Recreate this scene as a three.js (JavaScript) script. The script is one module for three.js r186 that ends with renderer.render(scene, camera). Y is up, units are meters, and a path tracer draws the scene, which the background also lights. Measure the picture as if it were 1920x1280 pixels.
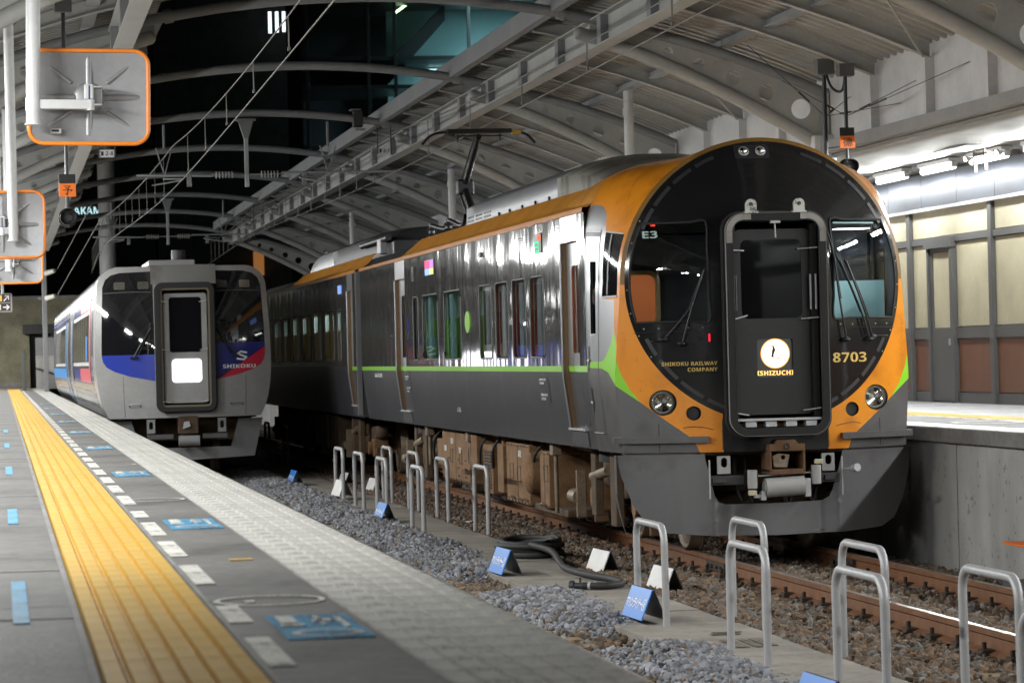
import * as THREE from 'three';
import { mergeGeometries, mergeVertices, toCreasedNormals } from 'three/addons/utils/BufferGeometryUtils.js';
import { TessellateModifier } from 'three/addons/modifiers/TessellateModifier.js';
import { RoundedBoxGeometry } from 'three/addons/geometries/RoundedBoxGeometry.js';
import { FontLoader } from 'three/addons/loaders/FontLoader.js';
import { RectAreaLightUniformsLib } from 'three/addons/lights/RectAreaLightUniformsLib.js';

// ---------------------------------------------------------------- camera, sky, exposure
const scene = new THREE.Scene();
const FPX = 6100, ROLL = 1.45 * Math.PI / 180;
const camera = new THREE.PerspectiveCamera(2 * Math.atan(640 / FPX) * 180 / Math.PI, 1.5, 0.5, 600);
{
  const F = new THREE.Vector3(-960 / FPX, -49 / FPX, -1).normalize();
  const U = new THREE.Vector3(-Math.sin(ROLL), Math.cos(ROLL), 0); U.z = -(U.x * F.x + U.y * F.y) / F.z; U.normalize();
  const R = new THREE.Vector3().crossVectors(F, U);
  const m = new THREE.Matrix4().set(R.x, R.y, R.z, 0, U.x, U.y, U.z, 0, -F.x, -F.y, -F.z, 0, 0, 0, 0, 1);
  camera.quaternion.setFromRotationMatrix(m); camera.position.set(0, 1.8, 0);
  camera.focus = 28.6; camera.userData.fStop = 7.5;
}
const renderer = new THREE.WebGLRenderer({ antialias: true });
renderer.toneMapping = THREE.LinearToneMapping; renderer.toneMappingExposure = 1.2;
renderer.shadowMap.enabled = true;
RectAreaLightUniformsLib.init();
{ // night sky: almost black, a trace of town glow near the horizon
  const w = 64, h = 32, d = new Float32Array(w * h * 4);
  for (let j = 0; j < h; j++) for (let i = 0; i < w; i++) { const e = Math.abs(j / (h - 1) - 0.5) * 2, g = 0.0016 + 0.0022 * Math.pow(1 - e, 3), k = (j * w + i) * 4; d[k] = g * 1.05; d[k + 1] = g * 0.95; d[k + 2] = g * 0.95; d[k + 3] = 1; }
  const t = new THREE.DataTexture(d, w, h, THREE.RGBAFormat, THREE.FloatType); t.mapping = THREE.EquirectangularReflectionMapping; t.magFilter = t.minFilter = THREE.LinearFilter; t.needsUpdate = true;
  scene.background = t; scene.environment = t;
}
const LAMP_R = 155, LAMP_L = 270;    // radiance of the fluorescent fittings

// ---------------------------------------------------------------- helpers
let seed = 20260;
const rnd = () => { seed = (seed + 0x6D2B79F5) | 0; let t = Math.imul(seed ^ (seed >>> 15), 1 | seed); t = (t + Math.imul(t ^ (t >>> 7), 61 | t)) ^ t; return ((t ^ (t >>> 14)) >>> 0) / 4294967296; };
const rr = (a, b) => a + (b - a) * rnd();
const V = (x, y, z) => new THREE.Vector3(x, y, z);
const V2 = (x, y) => new THREE.Vector2(x, y);
const C = h => new THREE.Color(h);
const lin = (r, g, b) => new THREE.Color().setRGB(r, g, b);
const PI = Math.PI;
const used = {};
const numbered = n => { const k = used[n] = (used[n] ?? -1) + 1; return k ? n + '_' + String(k).padStart(3, '0') : n; };
function uvm(g, s = 1) { // uv in metres from the dominant axis
  g = g.index ? g.toNonIndexed() : g; const p = g.attributes.position; if (!g.attributes.normal) g.computeVertexNormals();
  const uv = new Float32Array(p.count * 2), a = V(), b = V(), c = V(), n = V();
  for (let i = 0; i < p.count; i += 3) {
    a.fromBufferAttribute(p, i); b.fromBufferAttribute(p, i + 1).sub(a); c.fromBufferAttribute(p, i + 2).sub(a); n.crossVectors(b, c);
    const ax = Math.abs(n.x), ay = Math.abs(n.y), az = Math.abs(n.z);
    for (let k = 0; k < 3; k++) { const x = p.getX(i + k), y = p.getY(i + k), z = p.getZ(i + k); let u, v; if (ay >= ax && ay >= az) { u = z; v = x; } else if (ax >= az) { u = z; v = y; } else { u = x; v = y; } uv[(i + k) * 2] = u * s; uv[(i + k) * 2 + 1] = v * s; }
  }
  g.setAttribute('uv', new THREE.BufferAttribute(uv, 2)); return g;
}
function prep(g) { g = g.index ? g.toNonIndexed() : g; for (const k of Object.keys(g.attributes)) if (!['position', 'normal', 'uv'].includes(k)) g.deleteAttribute(k); if (!g.attributes.normal) g.computeVertexNormals(); if (!g.attributes.uv) g.setAttribute('uv', new THREE.BufferAttribute(new Float32Array(g.attributes.position.count * 2), 2)); return g; }
const join = gs => gs.length === 1 ? gs[0] : mergeGeometries(gs.map(prep));
function mesh(name, g, m, parent) {
  if (Array.isArray(g)) g = join(g);
  if (m.map || m.bumpMap || m.roughnessMap) { if (!g.userData.keepUV) g = uvm(g); }
  const o = new THREE.Mesh(g, m); o.name = parent ? name : numbered(name); o.castShadow = o.receiveShadow = true; (parent || scene).add(o); return o;
}
function tag(o, label, category, group) { o.userData.label = label; o.userData.category = category; if (group) o.userData.group = group; return o; }
function struct(o, kind = 'structure') { o.userData.kind = kind; return o; }
function thing(name, label, category, pos = [0, 0, 0], group) { const o = new THREE.Group(); o.name = numbered(name); o.position.set(...pos); scene.add(o); return tag(o, label, category, group); }
function sub(name, parent) { const o = new THREE.Group(); o.name = name; parent.add(o); return o; }
function copy(o, pos, label, group) { const c = o.clone(); c.name = numbered(o.name.replace(/_\d\d\d$/, '')); c.userData = { ...o.userData }; if (label) c.userData.label = label; if (group) c.userData.group = group; c.position.set(...pos); scene.add(c); return c; }
const box = (x0, x1, y0, y1, z0, z1) => new THREE.BoxGeometry(Math.abs(x1 - x0), Math.abs(y1 - y0), Math.abs(z1 - z0)).translate((x0 + x1) / 2, (y0 + y1) / 2, (z0 + z1) / 2);
const rbox = (x0, x1, y0, y1, z0, z1, r = 0.01, s = 2) => new RoundedBoxGeometry(Math.abs(x1 - x0), Math.abs(y1 - y0), Math.abs(z1 - z0), s, r).translate((x0 + x1) / 2, (y0 + y1) / 2, (z0 + z1) / 2);
function cyl(a, b, r, seg = 12, r2 = r, open = false) { const A = V(...a), B = V(...b), d = B.clone().sub(A), g = new THREE.CylinderGeometry(r2, r, d.length(), seg, 1, open); g.applyQuaternion(new THREE.Quaternion().setFromUnitVectors(V(0, 1, 0), d.clone().normalize())); return g.translate((A.x + B.x) / 2, (A.y + B.y) / 2, (A.z + B.z) / 2); }
const tube = (pts, r, n = 24, k = 8, closed = false, ten = 0.5) => new THREE.TubeGeometry(new THREE.CatmullRomCurve3(pts.map(p => V(...p)), closed, 'catmullrom', ten), n, r, k, closed);
function pipe(pts, r, k = 8) { const cp = new THREE.CurvePath(); for (let i = 0; i + 1 < pts.length; i++) cp.add(new THREE.LineCurve3(V(...pts[i]), V(...pts[i + 1]))); const gs = []; for (let i = 0; i + 1 < pts.length; i++) gs.push(cyl(pts[i], pts[i + 1], r, k)); for (let i = 1; i + 1 < pts.length; i++) gs.push(new THREE.SphereGeometry(r, k, 6).translate(...pts[i])); return join(gs); }
const poly = pts => new THREE.Shape(pts.map(p => V2(...p)));
function rrect(x0, x1, y0, y1, r, P = THREE.Shape) { const s = new P(); s.moveTo(x0 + r, y0); s.lineTo(x1 - r, y0); s.absarc(x1 - r, y0 + r, r, -PI / 2, 0, false); s.lineTo(x1, y1 - r); s.absarc(x1 - r, y1 - r, r, 0, PI / 2, false); s.lineTo(x0 + r, y1); s.absarc(x0 + r, y1 - r, r, PI / 2, PI, false); s.lineTo(x0, y0 + r); s.absarc(x0 + r, y0 + r, r, PI, PI * 1.5, false); return s; }
const circ = (x, y, r, P = THREE.Path) => { const s = new P(); s.absarc(x, y, r, 0, PI * 2, false); return s; };
const holed = (s, hs) => { s.holes.push(...hs); return s; };
const flat = (s, seg = 12) => new THREE.ShapeGeometry(s, seg);
const extr = (s, d, seg = 8, bevel = 0) => new THREE.ExtrudeGeometry(s, bevel ? { depth: d, curveSegments: seg, bevelEnabled: true, bevelSize: bevel, bevelThickness: bevel, bevelSegments: 2, bevelOffset: -bevel } : { depth: d, curveSegments: seg, bevelEnabled: false });
function warp(g, fn, edge = 0.12, it = 7) { // refine a flat geometry and bend it: fn(x, y, z) -> [x, y, z]
  g = g.index ? g.toNonIndexed() : g; if (edge) g = new TessellateModifier(edge, it).modify(g);
  const p = g.attributes.position; for (let i = 0; i < p.count; i++) p.setXYZ(i, ...fn(p.getX(i), p.getY(i), p.getZ(i)));
  g.deleteAttribute('normal'); g.deleteAttribute('uv'); g = mergeVertices(g, 1e-4); g.computeVertexNormals(); return g;
}
const font = await new FontLoader().loadAsync('fonts/droid/droid_sans_bold.typeface.json');
function text(str, size, sx = 1, align = 'left') { const g = flat(new THREE.Shape(), 1) && new THREE.ShapeGeometry(font.generateShapes(str, size), 3); g.computeBoundingBox(); const b = g.boundingBox, w = b.max.x - b.min.x; g.translate(-b.min.x - (align === 'center' ? w / 2 : align === 'right' ? w : 0), -b.min.y, 0); g.scale(sx, 1, 1); g.userData.w = w * sx; return g; }
function strokes(lines, w, sc, ox, oy) { // brush lettering as flat bars; lines in a unit square
  const gs = []; for (const L of lines) for (let i = 0; i + 1 < L.length; i++) { const [x0, y0] = L[i], [x1, y1] = L[i + 1], dx = x1 - x0, dy = y1 - y0, l = Math.hypot(dx, dy); const g = new THREE.PlaneGeometry(l + w, w).rotateZ(Math.atan2(dy, dx)).translate((x0 + x1) / 2, (y0 + y1) / 2, gs.length * 0.0008); gs.push(g); }
  return join(gs).scale(sc, sc, 1).translate(ox, oy, 0);
}

// ---------------------------------------------------------------- textures
const NS = 256; // tileable value noise
function lattice(n) { const a = new Float32Array(n * n); for (let i = 0; i < n * n; i++) a[i] = rnd(); return a; }
function fbm(S, oct, base, sx = 1, sy = 1) { const out = new Float32Array(S * S); let amp = 1, tot = 0; for (let o = 0; o < oct; o++) { const nx = Math.max(2, Math.round(base * sx * 2 ** o)), ny = Math.max(2, Math.round(base * sy * 2 ** o)), n = Math.max(nx, ny), L = lattice(n); for (let y = 0; y < S; y++) for (let x = 0; x < S; x++) { const u = x / S * nx, v = y / S * ny, i = Math.floor(u), j = Math.floor(v), f = u - i, g = v - j, a = f * f * (3 - 2 * f), b = g * g * (3 - 2 * g), i1 = (i + 1) % nx, j1 = (j + 1) % ny; out[y * S + x] += amp * ((L[j * n + i] * (1 - a) + L[j * n + i1] * a) * (1 - b) + (L[j1 * n + i] * (1 - a) + L[j1 * n + i1] * a) * b); } tot += amp; amp *= 0.55; } for (let i = 0; i < out.length; i++) out[i] /= tot; return out; }
function tex(S, fn, rep = 1, srgb = true) { const d = new Uint8Array(S * S * 4); for (let i = 0; i < S * S; i++) { const c = fn(i % S, Math.floor(i / S), i); for (let k = 0; k < 3; k++) d[i * 4 + k] = Math.max(0, Math.min(255, Math.round((Array.isArray(c) ? c[k] : c) * 255))); d[i * 4 + 3] = 255; } const t = new THREE.DataTexture(d, S, S); t.wrapS = t.wrapT = THREE.RepeatWrapping; t.magFilter = THREE.LinearFilter; t.minFilter = THREE.LinearMipmapLinearFilter; t.generateMipmaps = true; if (srgb) t.colorSpace = THREE.SRGBColorSpace; if (Array.isArray(rep)) t.repeat.set(...rep); else t.repeat.set(rep, rep); t.needsUpdate = true; return t; }
const n1 = fbm(512, 6, 4), n2 = fbm(512, 3, 64), n3 = fbm(512, 4, 6), nStreak = fbm(512, 4, 2, 5, 1), nWave = fbm(512, 3, 5);
const slabTex = (() => { const S = 1024, b = fbm(S, 6, 5), f = fbm(S, 3, 110), m = fbm(S, 4, 14), st = new Float32Array(S * S);
  const disc = (cx, cy, r, v) => { for (let y = -r; y <= r; y++) for (let x = -r; x <= r; x++) if (x * x + y * y < r * r * (0.6 + 0.8 * rnd())) st[((cy + y + S) % S) * S + (cx + x + S) % S] += v; };
  for (let k = 0; k < 150; k++) disc(Math.floor(rnd() * S), Math.floor(rnd() * S), 2 + Math.floor(rnd() * 5), rnd() < 0.75 ? -0.13 : 0.10);
  for (let k = 0; k < 9; k++) { let x = rnd() * S, y = rnd() * S, a = rnd() * 6.3; for (let i = 0; i < 260; i++) { a += (rnd() - 0.5) * 0.7; x += Math.cos(a); y += Math.sin(a) * 0.7; st[(Math.floor(y + S * 4) % S) * S + Math.floor(x + S * 4) % S] -= 0.22; } }
  return tex(S, (x, y, i) => { const v = 0.80 + 0.42 * (b[i] - 0.5) + 0.26 * (f[i] - 0.5) - Math.max(0, m[i] - 0.60) * 0.9 + st[i]; return [v * 1.0, v * 0.985, v * 0.965]; }, 0.22); })();
const TX = {
  slab: slabTex,
  worn: tex(512, (x, y, i) => { const k = Math.max(0, n2[i] * 0.55 + n1[i] * 0.45 - 0.55) * 5; const v = 0.93 - Math.min(0.5, k) + 0.06 * (n3[i] - 0.5); return [v, v * 0.99, v * 0.97]; }, 1.7),
  nose: tex(512, (x, y, i) => { const k = Math.max(0, n1[i] - 0.58) * 0.9 + Math.max(0, nStreak[i] - 0.66) * 0.5 + (n2[i] > 0.80 ? 0.12 : 0); return [0.95 - k * 0.7, 0.94 - k * 0.8, 0.92 - k * 0.8]; }, 0.55),
  asphalt: tex(512, (x, y, i) => 0.80 + 0.34 * (n2[i] - 0.5) + 0.30 * (n1[i] - 0.5), 0.45),
  asphaltB: tex(512, (x, y, i) => n2[i], 0.9, false),
  concrete: tex(512, (x, y, i) => 0.84 + 0.18 * (n2[i] - 0.5) + 0.34 * (n3[i] - 0.5), 0.4),
  wallStain: tex(512, (x, y, i) => 0.86 + 0.26 * (nStreak[i] - 0.5) + 0.30 * (n1[i] - 0.5) - (n2[i] > 0.76 ? 0.18 : 0), 0.27),
  paint: tex(512, (x, y, i) => 0.90 + 0.12 * (n3[i] - 0.5) + 0.06 * (n2[i] - 0.5), 0.5),
  dirty: tex(512, (x, y, i) => { const k = Math.max(0, n1[i] - 0.52) * 2.2; return [0.92 - k * 0.5 + 0.1 * (n2[i] - 0.5), 0.90 - k * 0.58 + 0.1 * (n2[i] - 0.5), 0.86 - k * 0.66 + 0.1 * (n2[i] - 0.5)]; }, 0.8),
  rust: tex(512, (x, y, i) => { const a = n3[i], b = n2[i]; return [0.86 + 0.3 * (a - 0.5) + 0.2 * (b - 0.5), 0.82 + 0.4 * (a - 0.5) + 0.2 * (b - 0.5), 0.78 + 0.5 * (a - 0.5) + 0.2 * (b - 0.5)]; }, 1.2),
  scuff: tex(512, (x, y, i) => { const k = Math.max(0, nStreak[i] - 0.62) * 1.6 + Math.max(0, n3[i] - 0.66) * 0.8; return 0.86 + k + 0.05 * (n2[i] - 0.5); }, 0.37),
  wave: tex(512, (x, y, i) => nWave[i], [0.41, 0.23], false),
  rough: tex(512, (x, y, i) => { const v = 0.62 + 0.6 * (n1[i] - 0.5) + 0.25 * (n2[i] - 0.5); return [v, v, v]; }, 0.5, false),
  grain: tex(256, (x, y) => rnd(), 3, false),
};
// ---------------------------------------------------------------- materials
const mat = (o) => new THREE.MeshPhysicalMaterial({ side: THREE.DoubleSide, roughness: 0.6, ...o });
const MT = {
  asphalt: mat({ color: lin(0.150, 0.146, 0.142), map: TX.slab, bumpMap: TX.asphaltB, bumpScale: 0.0025, roughness: 0.70 }),
  white: mat({ color: lin(0.74, 0.73, 0.70), map: TX.worn, roughness: 0.55 }),
  edge: mat({ color: lin(0.66, 0.655, 0.64), map: TX.worn, roughness: 0.42 }),
  edgeB: mat({ color: lin(0.60, 0.595, 0.58), map: TX.worn, roughness: 0.46 }),
  mortar: mat({ color: lin(0.36, 0.355, 0.345), map: TX.worn, roughness: 0.8 }),
  yellow: mat({ color: lin(0.78, 0.48, 0.085), map: TX.paint, roughness: 0.42 }),
  yellowB: mat({ color: lin(0.74, 0.46, 0.09), map: TX.paint, roughness: 0.46 }),
  blueMark: mat({ color: lin(0.06, 0.34, 0.62), map: TX.worn, roughness: 0.5 }),
  blueBoard: mat({ color: lin(0.012, 0.17, 0.56), roughness: 0.35 }),
  boardWhite: mat({ color: lin(0.78, 0.76, 0.74), map: TX.paint, roughness: 0.5 }),
  concrete: mat({ color: lin(0.30, 0.27, 0.23), map: TX.concrete, bumpMap: TX.asphaltB, bumpScale: 0.002, roughness: 0.85 }),
  wall: mat({ color: lin(0.46, 0.45, 0.43), map: TX.wallStain, bumpMap: TX.asphaltB, bumpScale: 0.0015, roughness: 0.85 }),
  coping: mat({ color: lin(0.26, 0.25, 0.24), map: TX.concrete, roughness: 0.8 }),
  earth: mat({ color: lin(0.07, 0.055, 0.045), map: TX.concrete, roughness: 1 }),
  sleeper: mat({ color: lin(0.24, 0.18, 0.11), map: TX.dirty, roughness: 0.9 }),
  rail: mat({ color: lin(0.21, 0.092, 0.034), map: TX.rust, roughness: 0.75 }),
  railTop: mat({ color: lin(0.62, 0.58, 0.54), metalness: 0.9, roughness: 0.28 }),
  clip: mat({ color: lin(0.06, 0.045, 0.035), map: TX.rust, roughness: 0.9 }),
  galv: mat({ color: lin(0.52, 0.52, 0.53), map: TX.paint, metalness: 0.25, roughness: 0.5 }),
  steel: mat({ color: lin(0.47, 0.47, 0.45), map: TX.paint, roughness: 0.55 }),
  steelDim: mat({ color: lin(0.28, 0.285, 0.29), map: TX.paint, roughness: 0.55 }),
  deck: mat({ color: lin(0.37, 0.37, 0.35), map: TX.paint, metalness: 0.3, roughness: 0.45 }),
  whitePaint: mat({ color: lin(0.72, 0.72, 0.72), map: TX.paint, roughness: 0.45 }),
  black: mat({ color: lin(0.012, 0.012, 0.013), roughness: 0.4 }),
  rubber: mat({ color: lin(0.02, 0.02, 0.02), map: TX.paint, roughness: 0.7 }),
  darkMetal: mat({ color: lin(0.045, 0.045, 0.047), roughness: 0.5, metalness: 0.3 }),
  fascia: mat({ color: lin(0.12, 0.13, 0.16), metalness: 0.85, roughness: 0.36, map: TX.paint }),
  cream: mat({ color: lin(0.58, 0.53, 0.37), map: TX.paint, roughness: 0.5 }),
  brownPanel: mat({ color: lin(0.20, 0.075, 0.035), map: TX.paint, roughness: 0.5 }),
  frame: mat({ color: lin(0.085, 0.085, 0.085), roughness: 0.45 }),
  soffit: mat({ color: lin(0.31, 0.305, 0.295), map: TX.paint, roughness: 0.6 }),
  // orange express
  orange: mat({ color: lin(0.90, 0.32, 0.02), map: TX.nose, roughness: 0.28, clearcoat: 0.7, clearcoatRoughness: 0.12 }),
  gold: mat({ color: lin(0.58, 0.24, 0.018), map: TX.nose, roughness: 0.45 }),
  mask: mat({ color: lin(0.012, 0.012, 0.013), roughness: 0.22, clearcoat: 0.8, clearcoatRoughness: 0.08, roughnessMap: TX.rough }),
  maskDash: mat({ color: lin(0.026, 0.025, 0.027), roughness: 0.5 }),
  grey: mat({ color: lin(0.115, 0.115, 0.125), map: TX.nose, roughness: 0.34, clearcoat: 0.35, clearcoatRoughness: 0.25 }),
  greySide: mat({ color: lin(0.075, 0.075, 0.083), map: TX.scuff, roughness: 0.36, clearcoat: 0.4, clearcoatRoughness: 0.2 }),
  stainless: mat({ color: lin(0.215, 0.212, 0.207), metalness: 0.72, roughness: 0.085, bumpMap: TX.wave, bumpScale: 0.0105 }),
  cornerGrey: mat({ color: lin(0.34, 0.33, 0.315), map: TX.nose, roughness: 0.6 }),
  roofSilver: mat({ color: lin(0.30, 0.30, 0.32), metalness: 0.7, roughness: 0.42, map: TX.paint }),
  silver: mat({ color: lin(0.40, 0.40, 0.42), metalness: 0.7, roughness: 0.30 }),
  green: mat({ color: lin(0.25, 0.62, 0.025), roughness: 0.35, clearcoat: 0.4 }),
  rustBox: mat({ color: lin(0.17, 0.095, 0.05), map: TX.rust, roughness: 0.85 }),
  tan: mat({ color: lin(0.25, 0.15, 0.075), map: TX.rust, roughness: 0.85 }),
  underDark: mat({ color: lin(0.11, 0.078, 0.05), map: TX.rust, roughness: 0.9 }),
  wheel: mat({ color: lin(0.30, 0.25, 0.19), map: TX.rust, metalness: 0.4, roughness: 0.55 }),
  goldText: mat({ color: lin(0.62, 0.42, 0.10), roughness: 0.45 }),
  whiteText: mat({ color: lin(0.75, 0.75, 0.74), roughness: 0.5 }),
  glass: mat({ color: 0xffffff, transmission: 1, thickness: 0, roughness: 0.0, ior: 1.5 }),
  glassTint: mat({ color: lin(0.62, 0.68, 0.70), transmission: 1, thickness: 0, roughness: 0.0, ior: 1.6 }),
  darkGlass: mat({ color: lin(0.006, 0.006, 0.007), roughness: 0.025, ior: 2.0 }),
  lens: mat({ color: lin(0.9, 0.9, 0.86), transmission: 1, thickness: 0, roughness: 0.03 }),
  reflector: mat({ color: lin(0.75, 0.74, 0.70), metalness: 1, roughness: 0.14 }),
  mirrorBack: mat({ color: lin(0.36, 0.36, 0.37), metalness: 0.45, roughness: 0.42, map: TX.paint }),
  orangeRim: mat({ color: lin(0.80, 0.22, 0.02), roughness: 0.4 }),
  orangeSign: mat({ color: lin(0.86, 0.18, 0.01), roughness: 0.5 }),
  wire: mat({ color: lin(0.22, 0.21, 0.19), metalness: 0.6, roughness: 0.4 }),
  insul: mat({ color: lin(0.72, 0.70, 0.64), roughness: 0.25 }),
  // white diesel train
  bodyWhite: mat({ color: lin(0.36, 0.355, 0.35), map: TX.paint, roughness: 0.38, clearcoat: 0.3 }),
  blue: mat({ color: lin(0.028, 0.05, 0.36), roughness: 0.22, clearcoat: 0.6 }),
  navy: mat({ color: lin(0.012, 0.016, 0.15), roughness: 0.3 }),
  red: mat({ color: lin(0.48, 0.015, 0.045), roughness: 0.3 }),
  pink: mat({ color: lin(0.55, 0.08, 0.11), roughness: 0.35 }),
  sky: mat({ color: lin(0.03, 0.22, 0.55), roughness: 0.35 }),
  // interiors
  inOrange: mat({ color: lin(0.62, 0.24, 0.10), roughness: 0.7 }),
  inTeal: mat({ color: lin(0.36, 0.58, 0.58), roughness: 0.6 }),
  inBlue: mat({ color: lin(0.42, 0.62, 0.68), roughness: 0.7 }),
  inGreen: mat({ color: lin(0.16, 0.45, 0.05), roughness: 0.8 }),
  inRed: mat({ color: lin(0.42, 0.07, 0.03), roughness: 0.8 }),
  inGrey: mat({ color: lin(0.42, 0.43, 0.42), roughness: 0.7 }),
  inDark: mat({ color: lin(0.035, 0.035, 0.038), roughness: 0.8 }),
  inMustard: mat({ color: lin(0.42, 0.30, 0.08), roughness: 0.8 }),
};
const glow = (r, g, b, k) => new THREE.MeshStandardMaterial({ color: 0x000000, emissive: lin(r, g, b), emissiveIntensity: k, side: THREE.DoubleSide });
function lampLight(parent, pos, w, h, color, intensity, dir) { const l = new THREE.RectAreaLight(color, intensity, w, h); parent.add(l); l.position.set(...pos); const q = V(...pos).add(V(...dir)); const m = new THREE.Matrix4().lookAt(V(...pos), q, Math.abs(dir[1]) > 0.9 ? V(1, 0, 0) : V(0, 1, 0)); l.quaternion.setFromRotationMatrix(m); return l; }
// ================================================================ SETTING
const PY = 1.065, LX = 2.88, RX = 6.69;
struct(mesh('ground', box(-60, 80, -0.8, -0.36, 40, -400), MT.earth));
struct(mesh('ballast_bed', box(1.5, 8.2, -0.36, -0.215, 4, -112), MT.earth));

// ---- left platform
const plat = struct(thing('platform', '', '')); delete plat.userData.label; delete plat.userData.category;
mesh('platform_core', box(-7, 1.30, -0.3, PY - 0.14, 4, -112), MT.coping, plat);
{
  const zs = [4, -3.6, -10.05, -16.5, -22.9, -29.3, -35.8, -42.3, -48.8, -55.3, -61.8, -68.3, -74.8, -81.3, -87.8, -94.3, -100.8, -112];
  for (let i = 0; i + 1 < zs.length; i++) { const a = zs[i] - 0.007, b = zs[i + 1] + 0.007;
    mesh('paving_slab', box(-7, 0.198, PY - 0.14, PY, a, b), MT.asphalt, plat);
    mesh('paving_slab', box(0.612, 0.9835, PY - 0.14, PY, a, b), MT.asphalt, plat); }
  mesh('paving_slab', box(0.198, 0.612, PY - 0.14, PY - 0.031, 4, -112), MT.asphalt, plat);
  mesh('edge_bedding', box(0.978, 1.40, PY - 0.14, PY - 0.101, 4, -112), MT.coping, plat);
  // tactile strip: long ribbed tiles, one by one
  const bars = (x0, x1, n, gap, h0, h1, len) => { const w = (x1 - x0) / n, gs = []; for (let k = 0; k < n; k++) { const a = x0 + k * w + gap / 2, b = x0 + (k + 1) * w - gap / 2, e = 0.003; const s = poly([[a, h0], [a + e, h1], [b - e, h1], [b, h0]]); gs.push(extr(s, len)); } return join(gs); };
  const tile = uvm(join([bars(0.215, 0.600, 6, 0.013, PY - 0.018, PY + 0.004, 0.297), box(0.215, 0.600, PY - 0.030, PY - 0.0175, 0, 0.297)]));
  const edge = uvm(join([bars(0.985, 1.412, 6, 0.013, PY - 0.026, PY + 0.002, 0.294), box(0.985, 1.412, PY - 0.10, PY - 0.0255, 0, 0.294)])), mortar = uvm(join([bars(0.985, 1.412, 6, 0.013, PY - 0.026, PY + 0.0024, 0.006), box(0.986, 1.411, PY - 0.06, PY - 0.0255, 0, 0.006)]).translate(0, 0, -0.006));
  const far1 = [], far2 = [];
  for (let k = 0; k < 372; k++) { const z = -6.0 - 0.3 * k; 
    if (z > -110) { if (k < 300) { const o = mesh('tactile_tile', tile, rnd() < 0.3 ? MT.yellowB : MT.yellow, plat); o.position.set(0, rr(0, 0.0012), z); } else far1.push(tile.clone().translate(0, 0, z)); 
    if (k < 300) { const o = mesh('edge_tile', edge, rnd() < 0.35 ? MT.edgeB : MT.edge, plat); o.position.set(0, rr(0, 0.001), z); mesh('mortar_joint', mortar, MT.mortar, o); } else far2.push(edge.clone().translate(0, 0, z)); } }
  if (far1.length) { struct(mesh('far_tactile_tiles', far1, MT.yellow, plat), 'stuff'); struct(mesh('far_edge_tiles', far2, MT.edge, plat), 'stuff'); }
  mesh('edge_border', box(0.9835, 0.9915, PY - 0.02, PY + 0.0015, 4, -110), MT.mortar, plat);
  mesh('kerb_line', box(0.192, 0.212, PY - 0.01, PY + 0.003, 0, -110), MT.coping, plat);
  mesh('kerb_line', box(0.603, 0.615, PY - 0.01, PY + 0.003, 0, -110), MT.coping, plat);
  // painted markings
  const mk = (x0, x1, z0, z1, m, name, y = PY + 0.004) => mesh(name, box(x0, x1, y - 0.003, y, z0, z1), m, plat);
  const dashes = [[-7.8, -8.63], [-9.15, -9.79], [-10.78, -11.82], [-12.38, -13.45], [-13.96, -15.1], [-15.66, -16.3], [-17.14, -18.26]];
  for (let z = -18.8; z > -100; z -= 1.57) dashes.push([z, z - 1.05]);
  for (const [a, b] of dashes) mk(0.619, 0.686, a, b, MT.white, 'white_dash');
  const boxes = [[-8.53, -9.33], [-14.4, -15.3], [-21.4, -22.4], [-28.5, -29.5], [-35.6, -36.5], [-42.7, -43.6], [-49.7, -50.6], [-56.8, -57.7], [-63.8, -64.7]];
  for (const [a, b] of boxes) { const o = mk(0.73, 0.96, a, b, MT.blueMark, 'blue_panel');
    const L = b - a; // white numerals and a seat outline painted in the panel
    mesh('painted_number', [box(0.755, 0.80, PY + 0.004, PY + 0.008, a + L * 0.62, a + L * 0.92), box(0.745, 0.81, PY + 0.004, PY + 0.008, a + L * 0.48, a + L * 0.56)], MT.white, o);
    mesh('painted_arrow', [box(0.845, 0.90, PY + 0.004, PY + 0.008, a + L * 0.66, a + L * 0.74), box(0.86, 0.872, PY + 0.004, PY + 0.008, a + L * 0.5, a + L * 0.9), box(0.915, 0.93, PY + 0.004, PY + 0.008, a + L * 0.4, a + L * 0.85)], MT.white, o);
    mesh('painted_ring', warp(new THREE.RingGeometry(0.075, 0.098, 28), (x, y) => [0.85 + x, PY + 0.0055, a + L * 0.20 + y * 1.1], 0), MT.white, o); }
  for (const zc of [-9.95, -17.6, -24.0, -31, -38]) mesh('painted_circle', warp(new THREE.RingGeometry(0.152, 0.172, 40), (x, y) => [0.795 + x, PY + 0.0045, zc + y * 1.2], 0), MT.white, plat);
  mk(0.72, 0.75, -9.90, -9.98, MT.white, 'painted_dot');
  mk(0.82, 0.905, -12.03, -12.10, MT.yellow, 'yellow_dash');
  for (const [a, b] of [[-9.4, -11.25], [-15.4, -17.0], [-22.5, -24.3], [-30, -31.8], [-37, -38.7]]) mk(0.018, 0.066, a, b, MT.blueMark, 'blue_dash');
  for (const z of [-9.55, -11.8, -18.7, -25.5]) mesh('repair_seam', box(-4, 0.192, PY - 0.002, PY + 0.003, z, z - 0.05), MT.coping, plat);
}
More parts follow.
